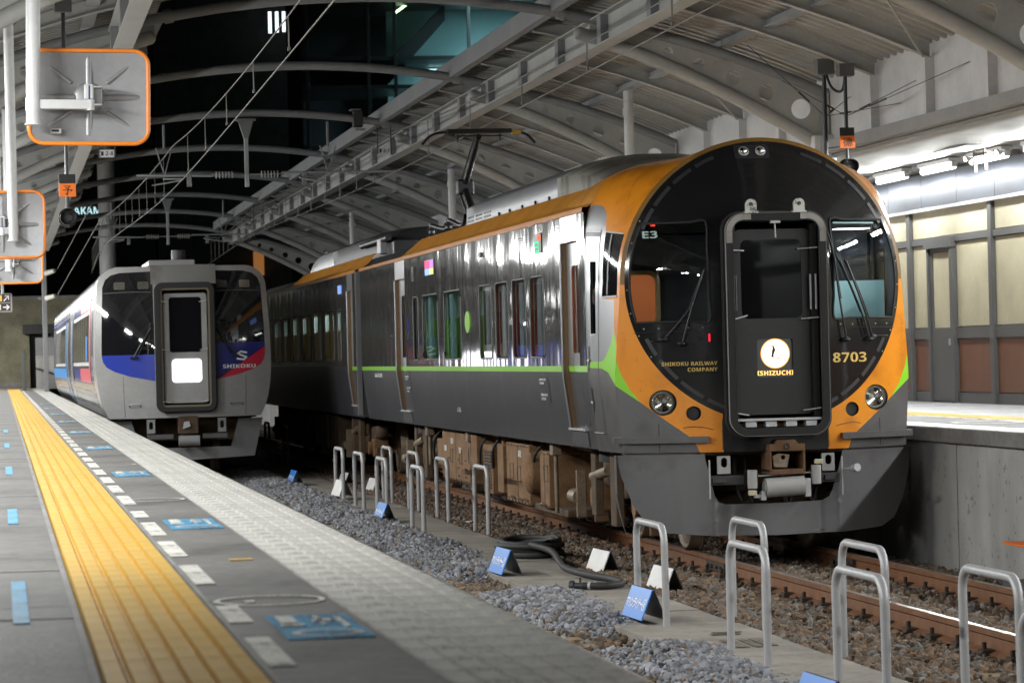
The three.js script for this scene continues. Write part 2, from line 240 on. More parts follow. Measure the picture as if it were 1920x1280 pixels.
// ---- walkway between the tracks
{ const w = struct(thing('walkway', '', '')); delete w.userData.label; delete w.userData.category;
  for (let z = -6; z > -80; z -= 1.25) mesh('concrete_slab', rbox(4.22, 5.06 + rr(-0.01, 0.01), -0.30, -0.115 + rr(-0.004, 0.004), z - 0.006, z - 1.244, 0.008, 1), MT.concrete, w); 
  // worn stencil on the slab
  mesh('worn_stencil', [box(4.62, 4.70, -0.109, -0.106, -20.35, -20.9), box(4.74, 4.79, -0.109, -0.106, -20.35, -20.9), box(4.82, 4.90, -0.109, -0.106, -20.4, -20.95), box(4.66, 4.86, -0.109, -0.106, -21.3, -21.36), box(4.70, 4.90, -0.109, -0.106, -21.45, -21.5)], mat({ color: lin(0.15, 0.125, 0.10), map: TX.worn, roughness: 0.9 }), w);
}
// ---- tracks
function track(cx, z0, z1, label) {
  const t = thing('railway_track', label, 'track', [cx, 0, 0], 'tracks beside the platforms');
  const prof = poly([[-0.062, -0.153], [0.062, -0.153], [0.062, -0.143], [0.012, -0.122], [0.008, -0.05], [0.032, -0.036], [0.0325, -0.006], [0.026, 0], [-0.026, 0], [-0.0325, -0.006], [-0.032, -0.036], [-0.008, -0.05], [-0.012, -0.122], [-0.062, -0.143]]);
  for (const s of [-1, 1]) { const r = mesh('rail', extr(prof, z0 - z1).translate(s * 0.566, 0, z1), MT.rail, t); mesh('running_surface', box(s * 0.566 - 0.022, s * 0.566 + 0.022, -0.001, 0.002, z0, z1), MT.railTop, r); 
    for (const zj of [-27.6, -52.6]) mesh('joint_plate', [rbox(s * 0.566 - 0.045, s * 0.566 - 0.012, -0.12, -0.035, zj - 0.35, zj + 0.35, 0.006, 1), ...[-0.25, -0.1, 0.1, 0.25].map(k => cyl([s * 0.566 - 0.065, -0.08, zj + k], [s * 0.566 - 0.04, -0.08, zj + k], 0.018, 6))], MT.clip, r); }
  const sl = uvm(rbox(-1.02, 1.02, -0.30, -0.155, -0.11, 0.11, 0.012, 1));
  const fas = [-1, 1].map(s => uvm(join([-1, 1].flatMap(q => [rbox(s * 0.566 + q * 0.06 - 0.045, s * 0.566 + q * 0.06 + 0.045, -0.155, -0.118, -0.06, 0.06, 0.008, 1), cyl([s * 0.566 + q * 0.075, -0.13, 0], [s * 0.566 + q * 0.075, -0.075, 0], 0.016, 6), rbox(s * 0.566 - 0.09, s * 0.566 + 0.09, -0.16, -0.1505, -0.07, 0.07, 0.003, 1)]))));
  for (let z = z0 - 0.4; z > Math.max(z1, -70); z -= 0.58) { const o = mesh('sleeper', sl, MT.sleeper, t); o.position.z = z; for (const q of fas) { const f = mesh('fastening', q, MT.clip, o); f.position.z = rr(-0.01, 0.01); } }
  return t;
}
track(RX, -10, -108, 'rusty brown railway track under the orange and grey train');
track(LX, -10, -108, 'railway track under the silver train beside the left platform');

// ---- ballast stones
const rock = k => { const g = new THREE.IcosahedronGeometry(1, 0), p = g.attributes.position, m = new Map(); for (let i = 0; i < p.count; i++) { const key = [p.getX(i), p.getY(i), p.getZ(i)].map(v => v.toFixed(3)).join(); if (!m.has(key)) m.set(key, [rr(0.7, 1.25), rr(0.7, 1.25), rr(0.7, 1.25)]); const q = m.get(key); p.setXYZ(i, p.getX(i) * q[0], p.getY(i) * q[1] * 0.72, p.getZ(i) * q[2]); } g.computeVertexNormals(); return g; };
const rocks = [rock(0), rock(1), rock(2), rock(3)];
function stones(name, n, place, color, rough = 0.9) {
  const per = Math.ceil(n / 4); const grp = new THREE.Group(); const dm = new THREE.Object3D(); const col = new THREE.Color();
  const holder = struct(new THREE.Group(), 'stuff'); holder.name = name; scene.add(holder);
  for (let k = 0; k < 4; k++) { const im = new THREE.InstancedMesh(rocks[k], mat({ color: 0xffffff, roughness: rough, map: null }), per); im.name = 'stones'; im.castShadow = im.receiveShadow = true;
    for (let i = 0; i < per; i++) { const [x, y, z, s] = place(); dm.position.set(x, y, z); dm.rotation.set(rr(0, 6.3), rr(0, 6.3), rr(0, 6.3)); dm.scale.set(s * rr(0.8, 1.3), s * rr(0.7, 1.1), s * rr(0.8, 1.3)); dm.updateMatrix(); im.setMatrixAt(i, dm.matrix); color(col); im.setColorAt(i, col); }
    holder.add(im); }
  return holder;
}
const brown = c => { const t = rnd(), v = rr(0.6, 1.3); if (t < 0.55) c.setRGB(0.135 * v, 0.098 * v, 0.07 * v); else if (t < 0.8) c.setRGB(0.16 * v, 0.10 * v, 0.06 * v); else c.setRGB(0.17 * v, 0.16 * v, 0.15 * v); };
const greyC = c => { const v = rr(0.5, 1.4), t = rnd(); if (t < 0.08) c.setRGB(0.20 * v, 0.15 * v, 0.11 * v); else if (t < 0.3) c.setRGB(0.20 * v, 0.20 * v, 0.20 * v); else c.setRGB(0.225 * v, 0.23 * v, 0.255 * v); };
const zpick = (a, b) => a + (b - a) * Math.pow(rnd(), 1.0);
stones('brown_ballast', 112000, () => { let x, z; z = zpick(-13.5, -56); x = rr(5.02, 8.14); if (rnd() < 0.12) x = rr(3.62, 4.3);
  let y = -0.185 + rr(-0.025, 0.02); if (x > 5.0 && x < 5.5) y += 0.03 * Math.sin((x - 5.0) / 0.5 * PI); if (Math.abs(x - RX) < 0.47) y += 0.028; else if (Math.abs(x - RX) < 1.05 && Math.abs(x - RX) > 0.68) y += 0.018; if (x < 4.3) y = -0.19 + rr(-0.03, 0.03);
  return [x, y, z, 0.011 + 0.030 * rnd() ** 1.5]; }, brown);
// new grey gravel heaped beside the walkway, with gaps at the drains
const gap = z => { let h = 1; for (const [c, w] of [[-27.3, 0.75], [-21.7, 0.5]]) h = Math.min(h, Math.max(0, (Math.abs(z - c) - w) / 0.8)); return Math.min(1, h); };
stones('grey_gravel', 76000, () => { let x, z, h; do { z = rr(-13.5, -57); x = rr(3.64, 4.72); h = gap(z); } while (h <= 0.02 || x > 4.56 + 0.12 * Math.sin(z * 1.7) * h || x < 3.74 + 0.1 * Math.sin(z * 2.3 + 1));
  const t = (x - 3.64) / 1.05; const y = -0.20 + (0.115 + 0.02 * Math.sin(z * 1.1) + 0.015 * Math.sin(z * 3.7 + x * 5)) * h * Math.sin(Math.min(1, Math.max(0, t)) * PI) ** 0.7 + rr(-0.045, 0.016); return [x + rr(-0.05, 0.05), y, z, 0.011 + 0.024 * rnd() ** 1.5]; }, greyC, 0.8);
struct(mesh('gravel_core', warp(new THREE.PlaneGeometry(1, 1, 12, 170), (u, v) => { const x = 3.64 + (u + 0.5) * 1.05, z = -13.5 - (v + 0.5) * 43.5; return [x, -0.235 + 0.10 * gap(z) * Math.sin((u + 0.5) * PI) ** 0.7, z]; }, 0), mat({ color: lin(0.10, 0.10, 0.11), roughness: 1 })));

// ---- right platform and its retaining wall
const rplat = struct(thing('platform', '', '')); delete rplat.userData.label; delete rplat.userData.category;
{
  const js = [4, -8.9, -12.6, -16.3, -20.0, -23.65, -27.35, -31.0, -34.7, -38.4, -42.1, -45.8, -49.5, -60, -80, -108];
  for (let i = 0; i + 1 < js.length; i++) { mesh('wall_panel', box(8.20 + rr(-0.003, 0.003), 8.42, -0.4, PY - 0.13, js[i] - 0.012, js[i + 1] + 0.012), MT.wall, rplat); mesh('coping_stone', rbox(8.13, 8.58, PY - 0.13, PY, js[i] - 0.004, js[i + 1] + 0.004, 0.012, 1), MT.coping, rplat); }
  mesh('platform_core', box(8.42, 11.9, -0.4, PY - 0.02, 4, -108), MT.earth, rplat);
  for (let z = -14; z > -60; z -= 0.6) mesh('edge_tile', rbox(8.15, 8.56, PY - 0.01, PY + 0.004, z - 0.003, z - 0.597, 0.004, 1), rnd() < 0.4 ? MT.edgeB : MT.edge, rplat);
  mesh('paving_slab', box(8.58, 11.9, PY - 0.05, PY, 4, -108), mat({ color: lin(0.33, 0.33, 0.335), map: TX.asphalt, roughness: 0.5 }), rplat);
  mesh('dark_strip', box(8.60, 9.22, PY - 0.001, PY + 0.003, 4, -108), mat({ color: lin(0.13, 0.125, 0.125), map: TX.asphalt, roughness: 0.6 }), rplat);
  const tt = uvm(join([box(9.37, 9.76, PY, PY + 0.004, 0, 0.392), ...[0, 1, 2, 3, 4].flatMap(i => [0, 1, 2, 3, 4].map(j => new THREE.CylinderGeometry(0.013, 0.022, 0.006, 6).translate(9.41 + i * 0.077, PY + 0.007, 0.04 + j * 0.078)))]));
  for (let z = -22; z > -50; z -= 0.4) { const o = mesh('tactile_tile', tt, MT.yellow, rplat); o.position.z = z; }
  for (let z = -22; z > -50; z -= 2.2) mesh('white_line', box(9.27, 9.34, PY, PY + 0.004, z, z - 1.6), MT.white, rplat);
  mesh('painted_ring', warp(new THREE.RingGeometry(0.26, 0.32, 40), (x, y) => [8.93 + x, PY + 0.007, -28.8 + y * 1.6], 0), MT.white, rplat);
  // dark drainage staining plates at the wall foot
  mesh('cable_trough', [box(7.72, 8.19, -0.2, -0.06, -14, -24.6)], MT.frame, rplat);
}
// orange bracket on the wall
{ const b = thing('wall_bracket', 'small orange steel bracket fixed to the concrete platform wall', 'bracket', [8.20, 0.165, -25.3]);
  mesh('shelf_plate', [rbox(-0.20, 0.005, 0, 0.02, -0.16, 0.5, 0.004, 1)], MT.orangeSign, b); mesh('support_arm', [rbox(-0.06, 0.004, -0.11, 0, 0.02, 0.10, 0.004, 1)], MT.orangeSign, b); }

// ---- station building behind the right platform
{
  const b = thing('station_building', 'long station wall of cream panels over brown boards with dark frames', 'building', [0, 0, 0]); const X = 11.7;
  mesh('wall_core', box(X + 0.06, X + 0.5, PY, 5.6, -6, -70), MT.frame, b);
  const mull = []; for (let z = -9.3; z > -70; z -= 3.5) mull.push(z);
  for (const z of mull) mesh('mullion', rbox(X - 0.05, X + 0.06, PY, 3.49, z - 0.075, z + 0.075, 0.008, 1), MT.frame, b);
  mesh('base_rail', [box(X - 0.02, X + 0.06, PY, PY + 0.13, -6, -38.82), box(X - 0.02, X + 0.06, PY, PY + 0.13, -39.94, -70)], MT.frame, b);
  mesh('middle_rail', [box(X - 0.02, X + 0.06, 1.86, 2.0, -6, -38.82), box(X - 0.02, X + 0.06, 1.86, 2.0, -39.94, -70)], MT.frame, b);
  mesh('transom', box(X - 0.03, X + 0.06, 3.06, 3.14, -6, -70), MT.frame, b);
  for (let i = 0; i + 1 < mull.length; i++) { const z0 = mull[i] - 0.085, z1 = mull[i + 1] + 0.085, cuts = (mull[i] > -38 && mull[i] < -37) ? [[z0, -38.80], [-39.96, z1]] : [[z0, z1]];
    mesh('upper_panel', box(X, X + 0.05, 3.15, 3.48, z0, z1), MT.cream, b);
    for (const [a, c] of cuts) { mesh('cream_panel', box(X, X + 0.05, 2.01, 3.05, a, c), MT.cream, b); mesh('brown_panel', box(X, X + 0.05, PY + 0.14, 1.85, a, c), MT.brownPanel, b); } }
  const d = mesh('sliding_door', [box(X - 0.035, X + 0.03, PY + 0.02, 2.0, -38.98, -39.84), box(X - 0.035, X + 0.03, 2.94, 3.0, -38.98, -39.84), box(X - 0.035, X + 0.03, 2.0, 2.94, -38.98, -39.04), box(X - 0.035, X + 0.03, 2.0, 2.94, -39.78, -39.84)], MT.frame, b);
  mesh('door_pane', box(X - 0.015, X + 0.01, 2.0, 2.94, -39.04, -39.78), MT.cream, d); mesh('handle', rbox(X - 0.06, X - 0.03, 1.78, 1.86, -39.02, -39.05, 0.004, 1), MT.galv, d);
  mesh('door_frame', [box(X - 0.06, X + 0.06, PY, 3.06, -38.82, -38.95), box(X - 0.06, X + 0.06, PY, 3.06, -39.87, -39.94), box(X - 0.08, X + 0.06, 3.0, 3.12, -38.8, -40.0)], MT.frame, b);
  for (let z = -6; z > -70; z -= 1.55) mesh('fascia_panel', box(X - 0.06, X + 0.06, 3.52, 3.90, z - 0.006, z - 1.544), MT.fascia, b);
  mesh('fascia_rail', box(X - 0.09, X + 0.06, 3.48, 3.52, -6, -70), MT.galv, b);
  // soffit over the platform
  mesh('soffit', warp(new THREE.BoxGeometry(1.75, 0.06, 70, 6, 1, 1), (x, y, z) => [10.87 + x, 4.06 + y - 0.05 * (x / 0.87), -40 + z], 0), MT.soffit, b);
  mesh('access_hatch', [box(10.75, 11.05, 4.018, 4.028, -35.2, -36.5)], MT.steelDim, b);
}
// louvred gear and brackets above the fittings
{ const g = thing('ceiling_bracket', 'brown steel bracket frame hung under the soffit above the fluorescent lamps', 'bracket', [11.1, 3.97, -35.6]);
  mesh('frame', [rbox(-0.02, 0.02, -0.22, 0.04, -0.02, 0.02, 0.004, 1), rbox(-0.02, 0.02, -0.22, 0.04, -0.42, -0.38, 0.004, 1), rbox(-0.02, 0.02, -0.04, 0.0, -0.42, 0.02, 0.004, 1), rbox(0, 0.3, -0.06, 0.0, 0.3, 0.34, 0.004, 1), rbox(0, 0.3, -0.06, 0.0, -0.9, -0.86, 0.004, 1)], mat({ color: lin(0.10, 0.085, 0.07), roughness: 0.7 }), g); }

// ---- fluorescent fittings
function fitting(name, label, group) {
  const t = thing(name, label, 'lamp', [0, 0, 0], group);
  mesh('housing', [rbox(-0.07, 0.07, 0.035, 0.085, -0.68, 0.68, 0.01, 1), rbox(-0.035, 0.035, -0.03, 0.04, -0.70, -0.66, 0.008, 1), rbox(-0.035, 0.035, -0.03, 0.04, 0.66, 0.70, 0.008, 1)], MT.whitePaint, t);
  mesh('stem', [cyl([0, 0.08, -0.5], [0, 0.16, -0.5], 0.012, 8), cyl([0, 0.08, 0.5], [0, 0.16, 0.5], 0.012, 8)], MT.whitePaint, t);
  mesh('tube', cyl([0, -0.02, -0.655], [0, -0.02, 0.655], 0.034, 14), glow(0.86, 0.94, 1, 7), t);
  return t;
}
{
  let first = null; const lab = 'fluorescent tube lamp under the soffit along the station wall', grp = 'lamps along the station wall';
  for (let k = -17; k <= 12; k++) { const z = -35.85 - 2.04 * k; let o; if (!first) { o = first = fitting('fluorescent_lamp', lab, grp); o.position.set(11.22, 3.92, z); } else { copy(first, [11.22, 3.92, z]); continue; }
    lampLight(o, [0, -0.06, 0], 1.3, 0.12, C(0xf2f5f4), LAMP_R * 0.5, [0, -1, 0]); lampLight(o, [-0.075, 0.0, 0], 1.3, 0.06, C(0xf2f5f4), LAMP_R * 1.55, [-1, -0.35, 0]); }
  let fl = null; const lab2 = 'fluorescent tube lamp under the canopy above the left platform', grp2 = 'lamps above the left platform';
  for (let k = 0; k < 27; k++) { const z = -12.8 - 3.7 * k; let o; if (!fl) { o = fl = fitting('fluorescent_lamp', lab2, grp2); o.position.set(-1.45, 4.0, z); } else { copy(fl, [-1.45, 4.0, z]); continue; }
    lampLight(o, [0, -0.06, 0], 1.3, 0.12, C(0xf2f4f2), LAMP_L, [0.12, -1, 0]); lampLight(o, [0.075, 0.0, 0], 1.3, 0.06, C(0xf2f4f2), LAMP_L * 1.25, [1, -0.45, 0]); }
}
// ================================================================ CANOPY
const Yc = x => 6.1 - 0.039 * (x - 4.4) ** 2;
const ARCH = []; for (let k = -1; k <= 8; k++) ARCH.push(-29.5 - 8.95 * k);
const canopy = thing('platform_canopy', 'white vaulted steel canopy roof with arch ribs over the tracks', 'canopy');
{
  const curve = (x0, x1, off, n = 16) => Array.from({ length: n + 1 }, (_, i) => { const x = x0 + (x1 - x0) * i / n; return [x, Yc(x) + (typeof off === 'function' ? off(x) : off), 0]; });
  // curved bar of rectangular section following the vault
  const bar = (x0, x1, o0, o1, z0, z1, n = 14) => { const s = new THREE.Shape(); const a = curve(x0, x1, o0, n), b = curve(x0, x1, o1, n).reverse(); [...a, ...b].forEach((p, i) => i ? s.lineTo(p[0], p[1]) : s.moveTo(p[0], p[1])); return extr(s, z0 - z1).translate(0, 0, z1); };
  const lowR = x => -0.21 - 0.47 * Math.pow(Math.max(0, (x - 7.05) / 2.95), 1.15), lowL = x => lowR(8.8 - x);
  const topTube = new THREE.TubeGeometry(new THREE.CatmullRomCurve3(curve(-1.6, 10.05, 0, 30).map(p => V(...p))), 60, 0.066, 12);
  const sleeve = join([6.75, 2.05].map(x => cyl([x - 0.05, Yc(x - 0.05), 0], [x + 0.05, Yc(x + 0.05), 0], 0.085, 14)));
  const lowTubeR = join([new THREE.TubeGeometry(new THREE.CatmullRomCurve3(curve(6.98, 10.02, lowR, 16).map(p => V(...p))), 32, 0.082, 12), new THREE.SphereGeometry(0.082, 12, 8).translate(6.98, Yc(6.98) + lowR(6.98), 0)]);
  const lowTubeL = join([new THREE.TubeGeometry(new THREE.CatmullRomCurve3(curve(1.82, -1.5, lowL, 16).map(p => V(...p))), 32, 0.082, 12), new THREE.SphereGeometry(0.082, 12, 8).translate(1.82, Yc(1.82) + lowL(1.82), 0)]);
  const web = (f, x0, x1, hs) => { const s = new THREE.Shape(); const a = curve(x0, x1, -0.02, 16), b = curve(x0, x1, f, 16).reverse(); [...a, ...b].forEach((p, i) => i ? s.lineTo(p[0], p[1]) : s.moveTo(p[0], p[1])); for (const [hx, r] of hs) s.holes.push(circ(hx, Yc(hx) + f(hx) / 2 - 0.01, r)); return extr(s, 0.02, 14).translate(0, 0, -0.01); };
  const webR = web(lowR, 7.1, 10.0, [[8.05, 0.062], [8.42, 0.068], [8.85, 0.085], [9.25, 0.10], [9.68, 0.12]]);
  const webL = web(lowL, 1.7, -1.5, [[0.75, 0.062], [0.38, 0.068], [-0.05, 0.085], [-0.5, 0.10]]);
  const gusset = join([7.2, 10.0].map(x => box(x - 0.012, x + 0.012, Yc(x) + lowR(x), Yc(x), -0.09, 0.09)));
  for (const z of ARCH) { const a = sub('arch_rib', canopy); a.position.z = z; mesh('top_chord', topTube, MT.steelDim, a); mesh('sleeve', sleeve, MT.steelDim, a); mesh('bottom_chord', lowTubeR, MT.steel, a); mesh('bottom_chord', lowTubeL, MT.steel, a); mesh('web_plate', webR, MT.steel, a); mesh('web_plate', webL, MT.steel, a); mesh('gusset', gusset, MT.steel, a); }
  // secondary ribs, cross members and roof sheets
  const ribR = join([bar(6.78, 10.0, 0.02, 0.17, 0.006, -0.006), bar(6.78, 10.0, 0.005, 0.02, 0.055, -0.055)]);
  const ribL = join([bar(-1.5, 2.0, 0.02, 0.17, 0.006, -0.006), bar(-1.5, 2.0, 0.005, 0.02, 0.055, -0.055)]);
  const bay = 8.95 / 4;
  const sheet = (x0, x1, len) => { const prof = [], P = 0.28; let z = 0; while (z < len - 1e-6) { const w = Math.min(P, len - z); for (const [f, h] of [[0, 0], [0.36, 0], [0.5, 0.075], [0.86, 0.075]]) prof.push([z + f * w, h]); z += P; } prof.push([len, 0]); const n = 12, pos = [], idx = []; for (let i = 0; i <= n; i++) { const x = x0 + (x1 - x0) * i / n; for (const [zz, h] of prof) pos.push(x, Yc(x) + 0.185 + h, -zz); } const m = prof.length; for (let i = 0; i < n; i++) for (let j = 0; j + 1 < m; j++) { const a = i * m + j; idx.push(a, a + 1, a + m, a + 1, a + m + 1, a + m); } const g = new THREE.BufferGeometry(); g.setAttribute('position', new THREE.Float32BufferAttribute(pos, 3)); g.setIndex(idx); const q = g.toNonIndexed(); q.computeVertexNormals(); return q; };
  const shR = uvm(sheet(6.70, 10.08, bay)), shL = [uvm(sheet(-1.7, 1.98, bay)), uvm(sheet(-1.7, 2.12, bay))];
  const crossR = x => box(x - 0.03, x + 0.03, Yc(x) + 0.10, Yc(x) + 0.18, -0.02, -bay + 0.02);
  const chan = x => join([crossR(x), box(x - 0.075, x + 0.075, Yc(x) + 0.088, Yc(x) + 0.10, -0.02, -bay + 0.02)]);
  const cR = join([chan(7.75), chan(8.75)]), cL = join([chan(1.1), chan(0.05)]);
  for (let i = -1; i < 8 * 4 + 3; i++) { const z = ARCH[0] - i * bay; 
    const k = ((i % 4) + 4) % 4;
    if (k) { mesh('roof_rib', ribR, MT.steel, canopy).position.z = z; mesh('roof_rib', ribL, MT.steel, canopy).position.z = z; }
    mesh('roof_sheet', shR, MT.deck, canopy).position.z = z; mesh('roof_sheet', shL[((i % 2) + 2) % 2], MT.deck, canopy).position.z = z;
    mesh('cross_member', cR, MT.steelDim, canopy).position.z = z; mesh('cross_member', cL, MT.steelDim, canopy).position.z = z; }
  // longitudinal I-beams with stiffeners
  const Z0 = -12, Z1 = -101;
  const ibeam = (x, y0, y1) => join([box(x - 0.11, x + 0.11, y0, y0 + 0.016, Z0, Z1), box(x - 0.11, x + 0.11, y1 - 0.016, y1, Z0, Z1), box(x - 0.006, x + 0.006, y0 + 0.016, y1 - 0.016, Z0, Z1)]);
  for (const [x, y0, y1] of [[7.2, 5.44, 5.80], [1.45, 5.35, 5.72]]) { const b = mesh('long_beam', ibeam(x, y0, y1), MT.steel, canopy); for (let z = -14; z > -100; z -= 8.95 / 3) mesh('stiffener', [box(x - 0.10, x - 0.008, y0 + 0.018, y1 - 0.018, z - 0.12, z + 0.12), box(x + 0.008, x + 0.10, y0 + 0.018, y1 - 0.018, z - 0.12, z + 0.12)], MT.steelDim, b); }
  mesh('edge_beam', box(6.62, 6.74, Yc(6.7) + 0.0, Yc(6.7) + 0.24, Z0, Z1), MT.steelDim, canopy);
  // side girder over the right platform
  const gi = sub('side_girder', canopy);
  mesh('girder_plate', box(10.03, 10.10, 4.2, 5.12, Z0, Z1), MT.whitePaint, gi);
  mesh('ledge', box(9.86, 10.06, 4.13, 4.27, Z0, Z1), MT.soffit, gi);
  for (let i = 0; i < 40; i++) { const z = ARCH[0] - i * bay; if (z < Z1) break; mesh('pilaster', box(9.93, 10.03, 4.27, Yc(9.95) + (i % 4 ? 0.0 : -0.6), z - 0.05, z + 0.05), MT.whitePaint, gi); }
  for (const z of ARCH) if (z > Z1) mesh('bearing_block', rbox(9.78, 10.06, 4.0, 4.36, z - 0.22, z + 0.22, 0.02, 2), MT.whitePaint, gi);
  // wind braces: thin diagonal rods under the sheets
  const rods = []; for (let i = 0; i + 1 < ARCH.length; i++) { if (i > 0) rods.push(cyl([8.0, Yc(8.0) + 0.0, ARCH[i] - 0.2], [9.9, Yc(9.9) - 0.02, ARCH[i] - 4.4], 0.016, 6)); }
  rods.forEach(r => mesh('brace_rod', r, MT.steel, canopy));
  // left side wall carrying the canopy, outside the frame
  mesh('left_girder', box(-1.75, -1.62, 4.2, 5.2, Z0, Z1), MT.steel, canopy);
}
// outer columns of the left side of the canopy
for (let i = 0; i < ARCH.length; i += 2) { const c = thing('canopy_column', 'white steel canopy column on the left platform', 'column', [-1.68, PY, ARCH[i]], 'columns of the left canopy'); mesh('shaft', cyl([0, 0, 0], [0, 3.2, 0], 0.10, 16), MT.whitePaint, c); mesh('base_plate', rbox(-0.18, 0.18, 0, 0.03, -0.18, 0.18, 0.005, 1), MT.steelDim, c); }
for (let i = 0; i < ARCH.length; i += 2) { const c = thing('canopy_column', 'white steel canopy column on the right platform by the station wall', 'column', [11.3, PY, ARCH[i] - 4.4], 'columns of the right canopy'); mesh('shaft', cyl([0, 0, 0], [0, 2.97, 0], 0.10, 16), MT.whitePaint, c); mesh('base_plate', rbox(-0.18, 0.18, 0, 0.03, -0.18, 0.18, 0.005, 1), MT.steelDim, c); }
// rain pipes standing between the orange train and the right platform edge
for (const z of [-26.2, -44.2, -62.1, -80]) { const p = thing('drain_pipe', 'white vertical rain pipe rising to the roof behind the orange train', 'pipe', [8.68, PY, z], 'rain pipes by the right platform edge'); mesh('shaft', cyl([0, 0, 0], [0, Yc(8.68) + 0.02 - PY, 0], 0.07, 14), MT.whitePaint, p); mesh('bracket', [rbox(0.0, 0.5, 2.9, 2.94, -0.015, 0.015, 0.004, 1)], MT.steel, p); mesh('socket', cyl([0, 4.0, 0], [0, 4.1, 0], 0.085, 14), MT.whitePaint, p); }

// ================================================================ OVERHEAD LINE
const wire = (pts, r = 0.0075) => tube(pts, r, pts.length * 6, 5);
function contactLine(cx, label, yc, zs, ym) {
  const t = thing('contact_wire', label, 'wire', [0, 0, 0], 'overhead wires');
  mesh('contact_wire', wire(zs.map((z, i) => [cx + (i % 2 ? 0.18 : -0.18), yc, z]), 0.0085), MT.wire, t);
  const mz = []; for (let i = 0; i + 1 < zs.length; i++) for (let k = 0; k < 10; k++) { const f = k / 10, Ls = zs[i] - zs[i + 1], z = zs[i] - Ls * f; mz.push([cx + (i % 2 ? 0.18 : -0.18) * (1 - 2 * f), ym - 0.39 * (Ls / 49.35) ** 2 * 4 * f * (1 - f), z]); }
  mesh('messenger_wire', wire(mz, 0.0085), MT.wire, t);
  mz.forEach((p, i) => { if (i % 10 === 0) return; mesh('dropper', [cyl([p[0], yc + 0.012, p[2]], [p[0], p[1], p[2]], 0.0045, 4), cyl([p[0], yc + 0.03, p[2] - 0.05], [p[0], p[1], p[2] - 0.05], 0.0045, 4), rbox(p[0] - 0.012, p[0] + 0.012, yc, yc + 0.04, p[2] - 0.06, p[2] + 0.01, 0.004, 1)], MT.wire, t); });
  return t;
}
const SUP = [-7, -56.35, -83.2, -108];
contactLine(2.86, 'grey overhead wires with droppers above the silver train track', 4.82, SUP, 5.55);
contactLine(RX, 'grey overhead wires with droppers above the orange train', 5.03, SUP, 5.72);
for (const z of SUP.slice(1, 3)) {
  const h = thing('overhead_hanger', 'grey tapered post with insulators hanging from the roof arch between the tracks', 'hanger', [4.3, 0, z], 'hangers under the roof arches');
  mesh('top_plate', rbox(-0.17, 0.17, Yc(4.3) - 0.135, Yc(4.3) - 0.10, -0.1, 0.1, 0.005, 1), MT.steelDim, h);
  mesh('gusset', extr(poly([[-0.13, Yc(4.3) - 0.135], [0.13, Yc(4.3) - 0.135], [0.04, 5.66], [-0.04, 5.66]]), 0.08).translate(0, 0, -0.04), MT.steelDim, h);
  mesh('post', rbox(-0.035, 0.035, 4.82, 5.68, -0.035, 0.035, 0.008, 1), MT.galv, h);
  for (const s of [-1, 1]) { mesh('arm', cyl([s * 0.6, 5.04 + 0.02 * s, 0], [s * (s < 0 ? 1.9 : 2.6), 5.05, 0], 0.02, 8), MT.galv, h); mesh('link', cyl([0, 5.03, 0], [s * 0.62, 5.04, 0], 0.014, 8), MT.galv, h);
    for (let k = 0; k < 6; k++) mesh('insulator_disc', cyl([s * (0.25 + k * 0.055), 5.035, 0], [s * (0.262 + k * 0.055), 5.035, 0], 0.062, 14), MT.insul, h);
    mesh('steady_arm', tube([[s * 1.35, 4.98, 0], [s * 1.0, 4.96, 0.1], [s * 1.55, 4.86, 0.2]].map(p => [p[0] - 0.1, p[1], p[2]]), 0.014, 16, 6), MT.galv, h); mesh('clamp', rbox(s * 1.0 - 0.04, s * 1.0 + 0.04, 4.84, 5.06, -0.03, 0.03, 0.006, 1), MT.steelDim, h);
    mesh('suspension_stay', [cyl([s * 1.42, 5.05, 0], [s * 1.42 - s * 0.14, 5.52, 0], 0.012, 6), cyl([s * 1.42, 5.05, 0], [s * 1.42 + s * 0.14, 5.52, 0], 0.012, 6), cyl([s * 1.42, 5.5, 0], [s * 1.42, Yc(4.3 + s * 1.42) - 0.1, 0], 0.022, 8)], MT.steelDim, h); }
}
// small clamps on the arches
for (const [x, z] of [[2.3, -56.35], [6.25, -56.35]]) { const c = thing('arch_clamp', 'dark steel clamp bolted round the roof arch pipe' + (x > 4 ? ' near the right roof edge' : ' near the left roof edge'), 'clamp', [x, Yc(x), z]); mesh('band', [rbox(-0.08, 0.08, -0.14, 0.14, -0.12, 0.12, 0.01, 1)], MT.darkMetal, c); mesh('plate', [rbox(-0.13, 0.05, 0.15, 0.17, -0.15, 0.15, 0.004, 1), rbox(-0.05, 0.13, -0.19, -0.17, -0.15, 0.15, 0.004, 1)], MT.steelDim, c); }

// ================================================================ SIGNS AND SIGNALS UNDER THE ROOF
function kmSign(x, y, z, num, top) {
  const s = thing('position_plate', `small white plate lettered ${num} hanging from the roof ${x > 4 ? 'over the orange train' : 'at the left roof edge'}`, 'sign', [x, y, z]);
  mesh('plate', rbox(-0.105, 0.105, -0.055, 0.055, -0.008, 0.008, 0.004, 1), MT.boardWhite, s); mesh('numbers', text(num, 0.06, 1.0, 'center').translate(0.035, -0.03, 0.0095), MT.black, s); mesh('square_mark', [box(-0.085, -0.05, -0.03, 0.03, 0.009, 0.0105), box(-0.098, -0.092, -0.045, -0.02, 0.009, 0.0105), box(-0.098, -0.092, 0.02, 0.045, 0.009, 0.0105)], MT.black, s);
  mesh('hanger', [rbox(-0.125, -0.108, -0.055, top - y, -0.012, 0.012, 0.003, 1), rbox(0.108, 0.125, -0.055, top - y, -0.012, 0.012, 0.003, 1)], MT.darkMetal, s); return s;
}
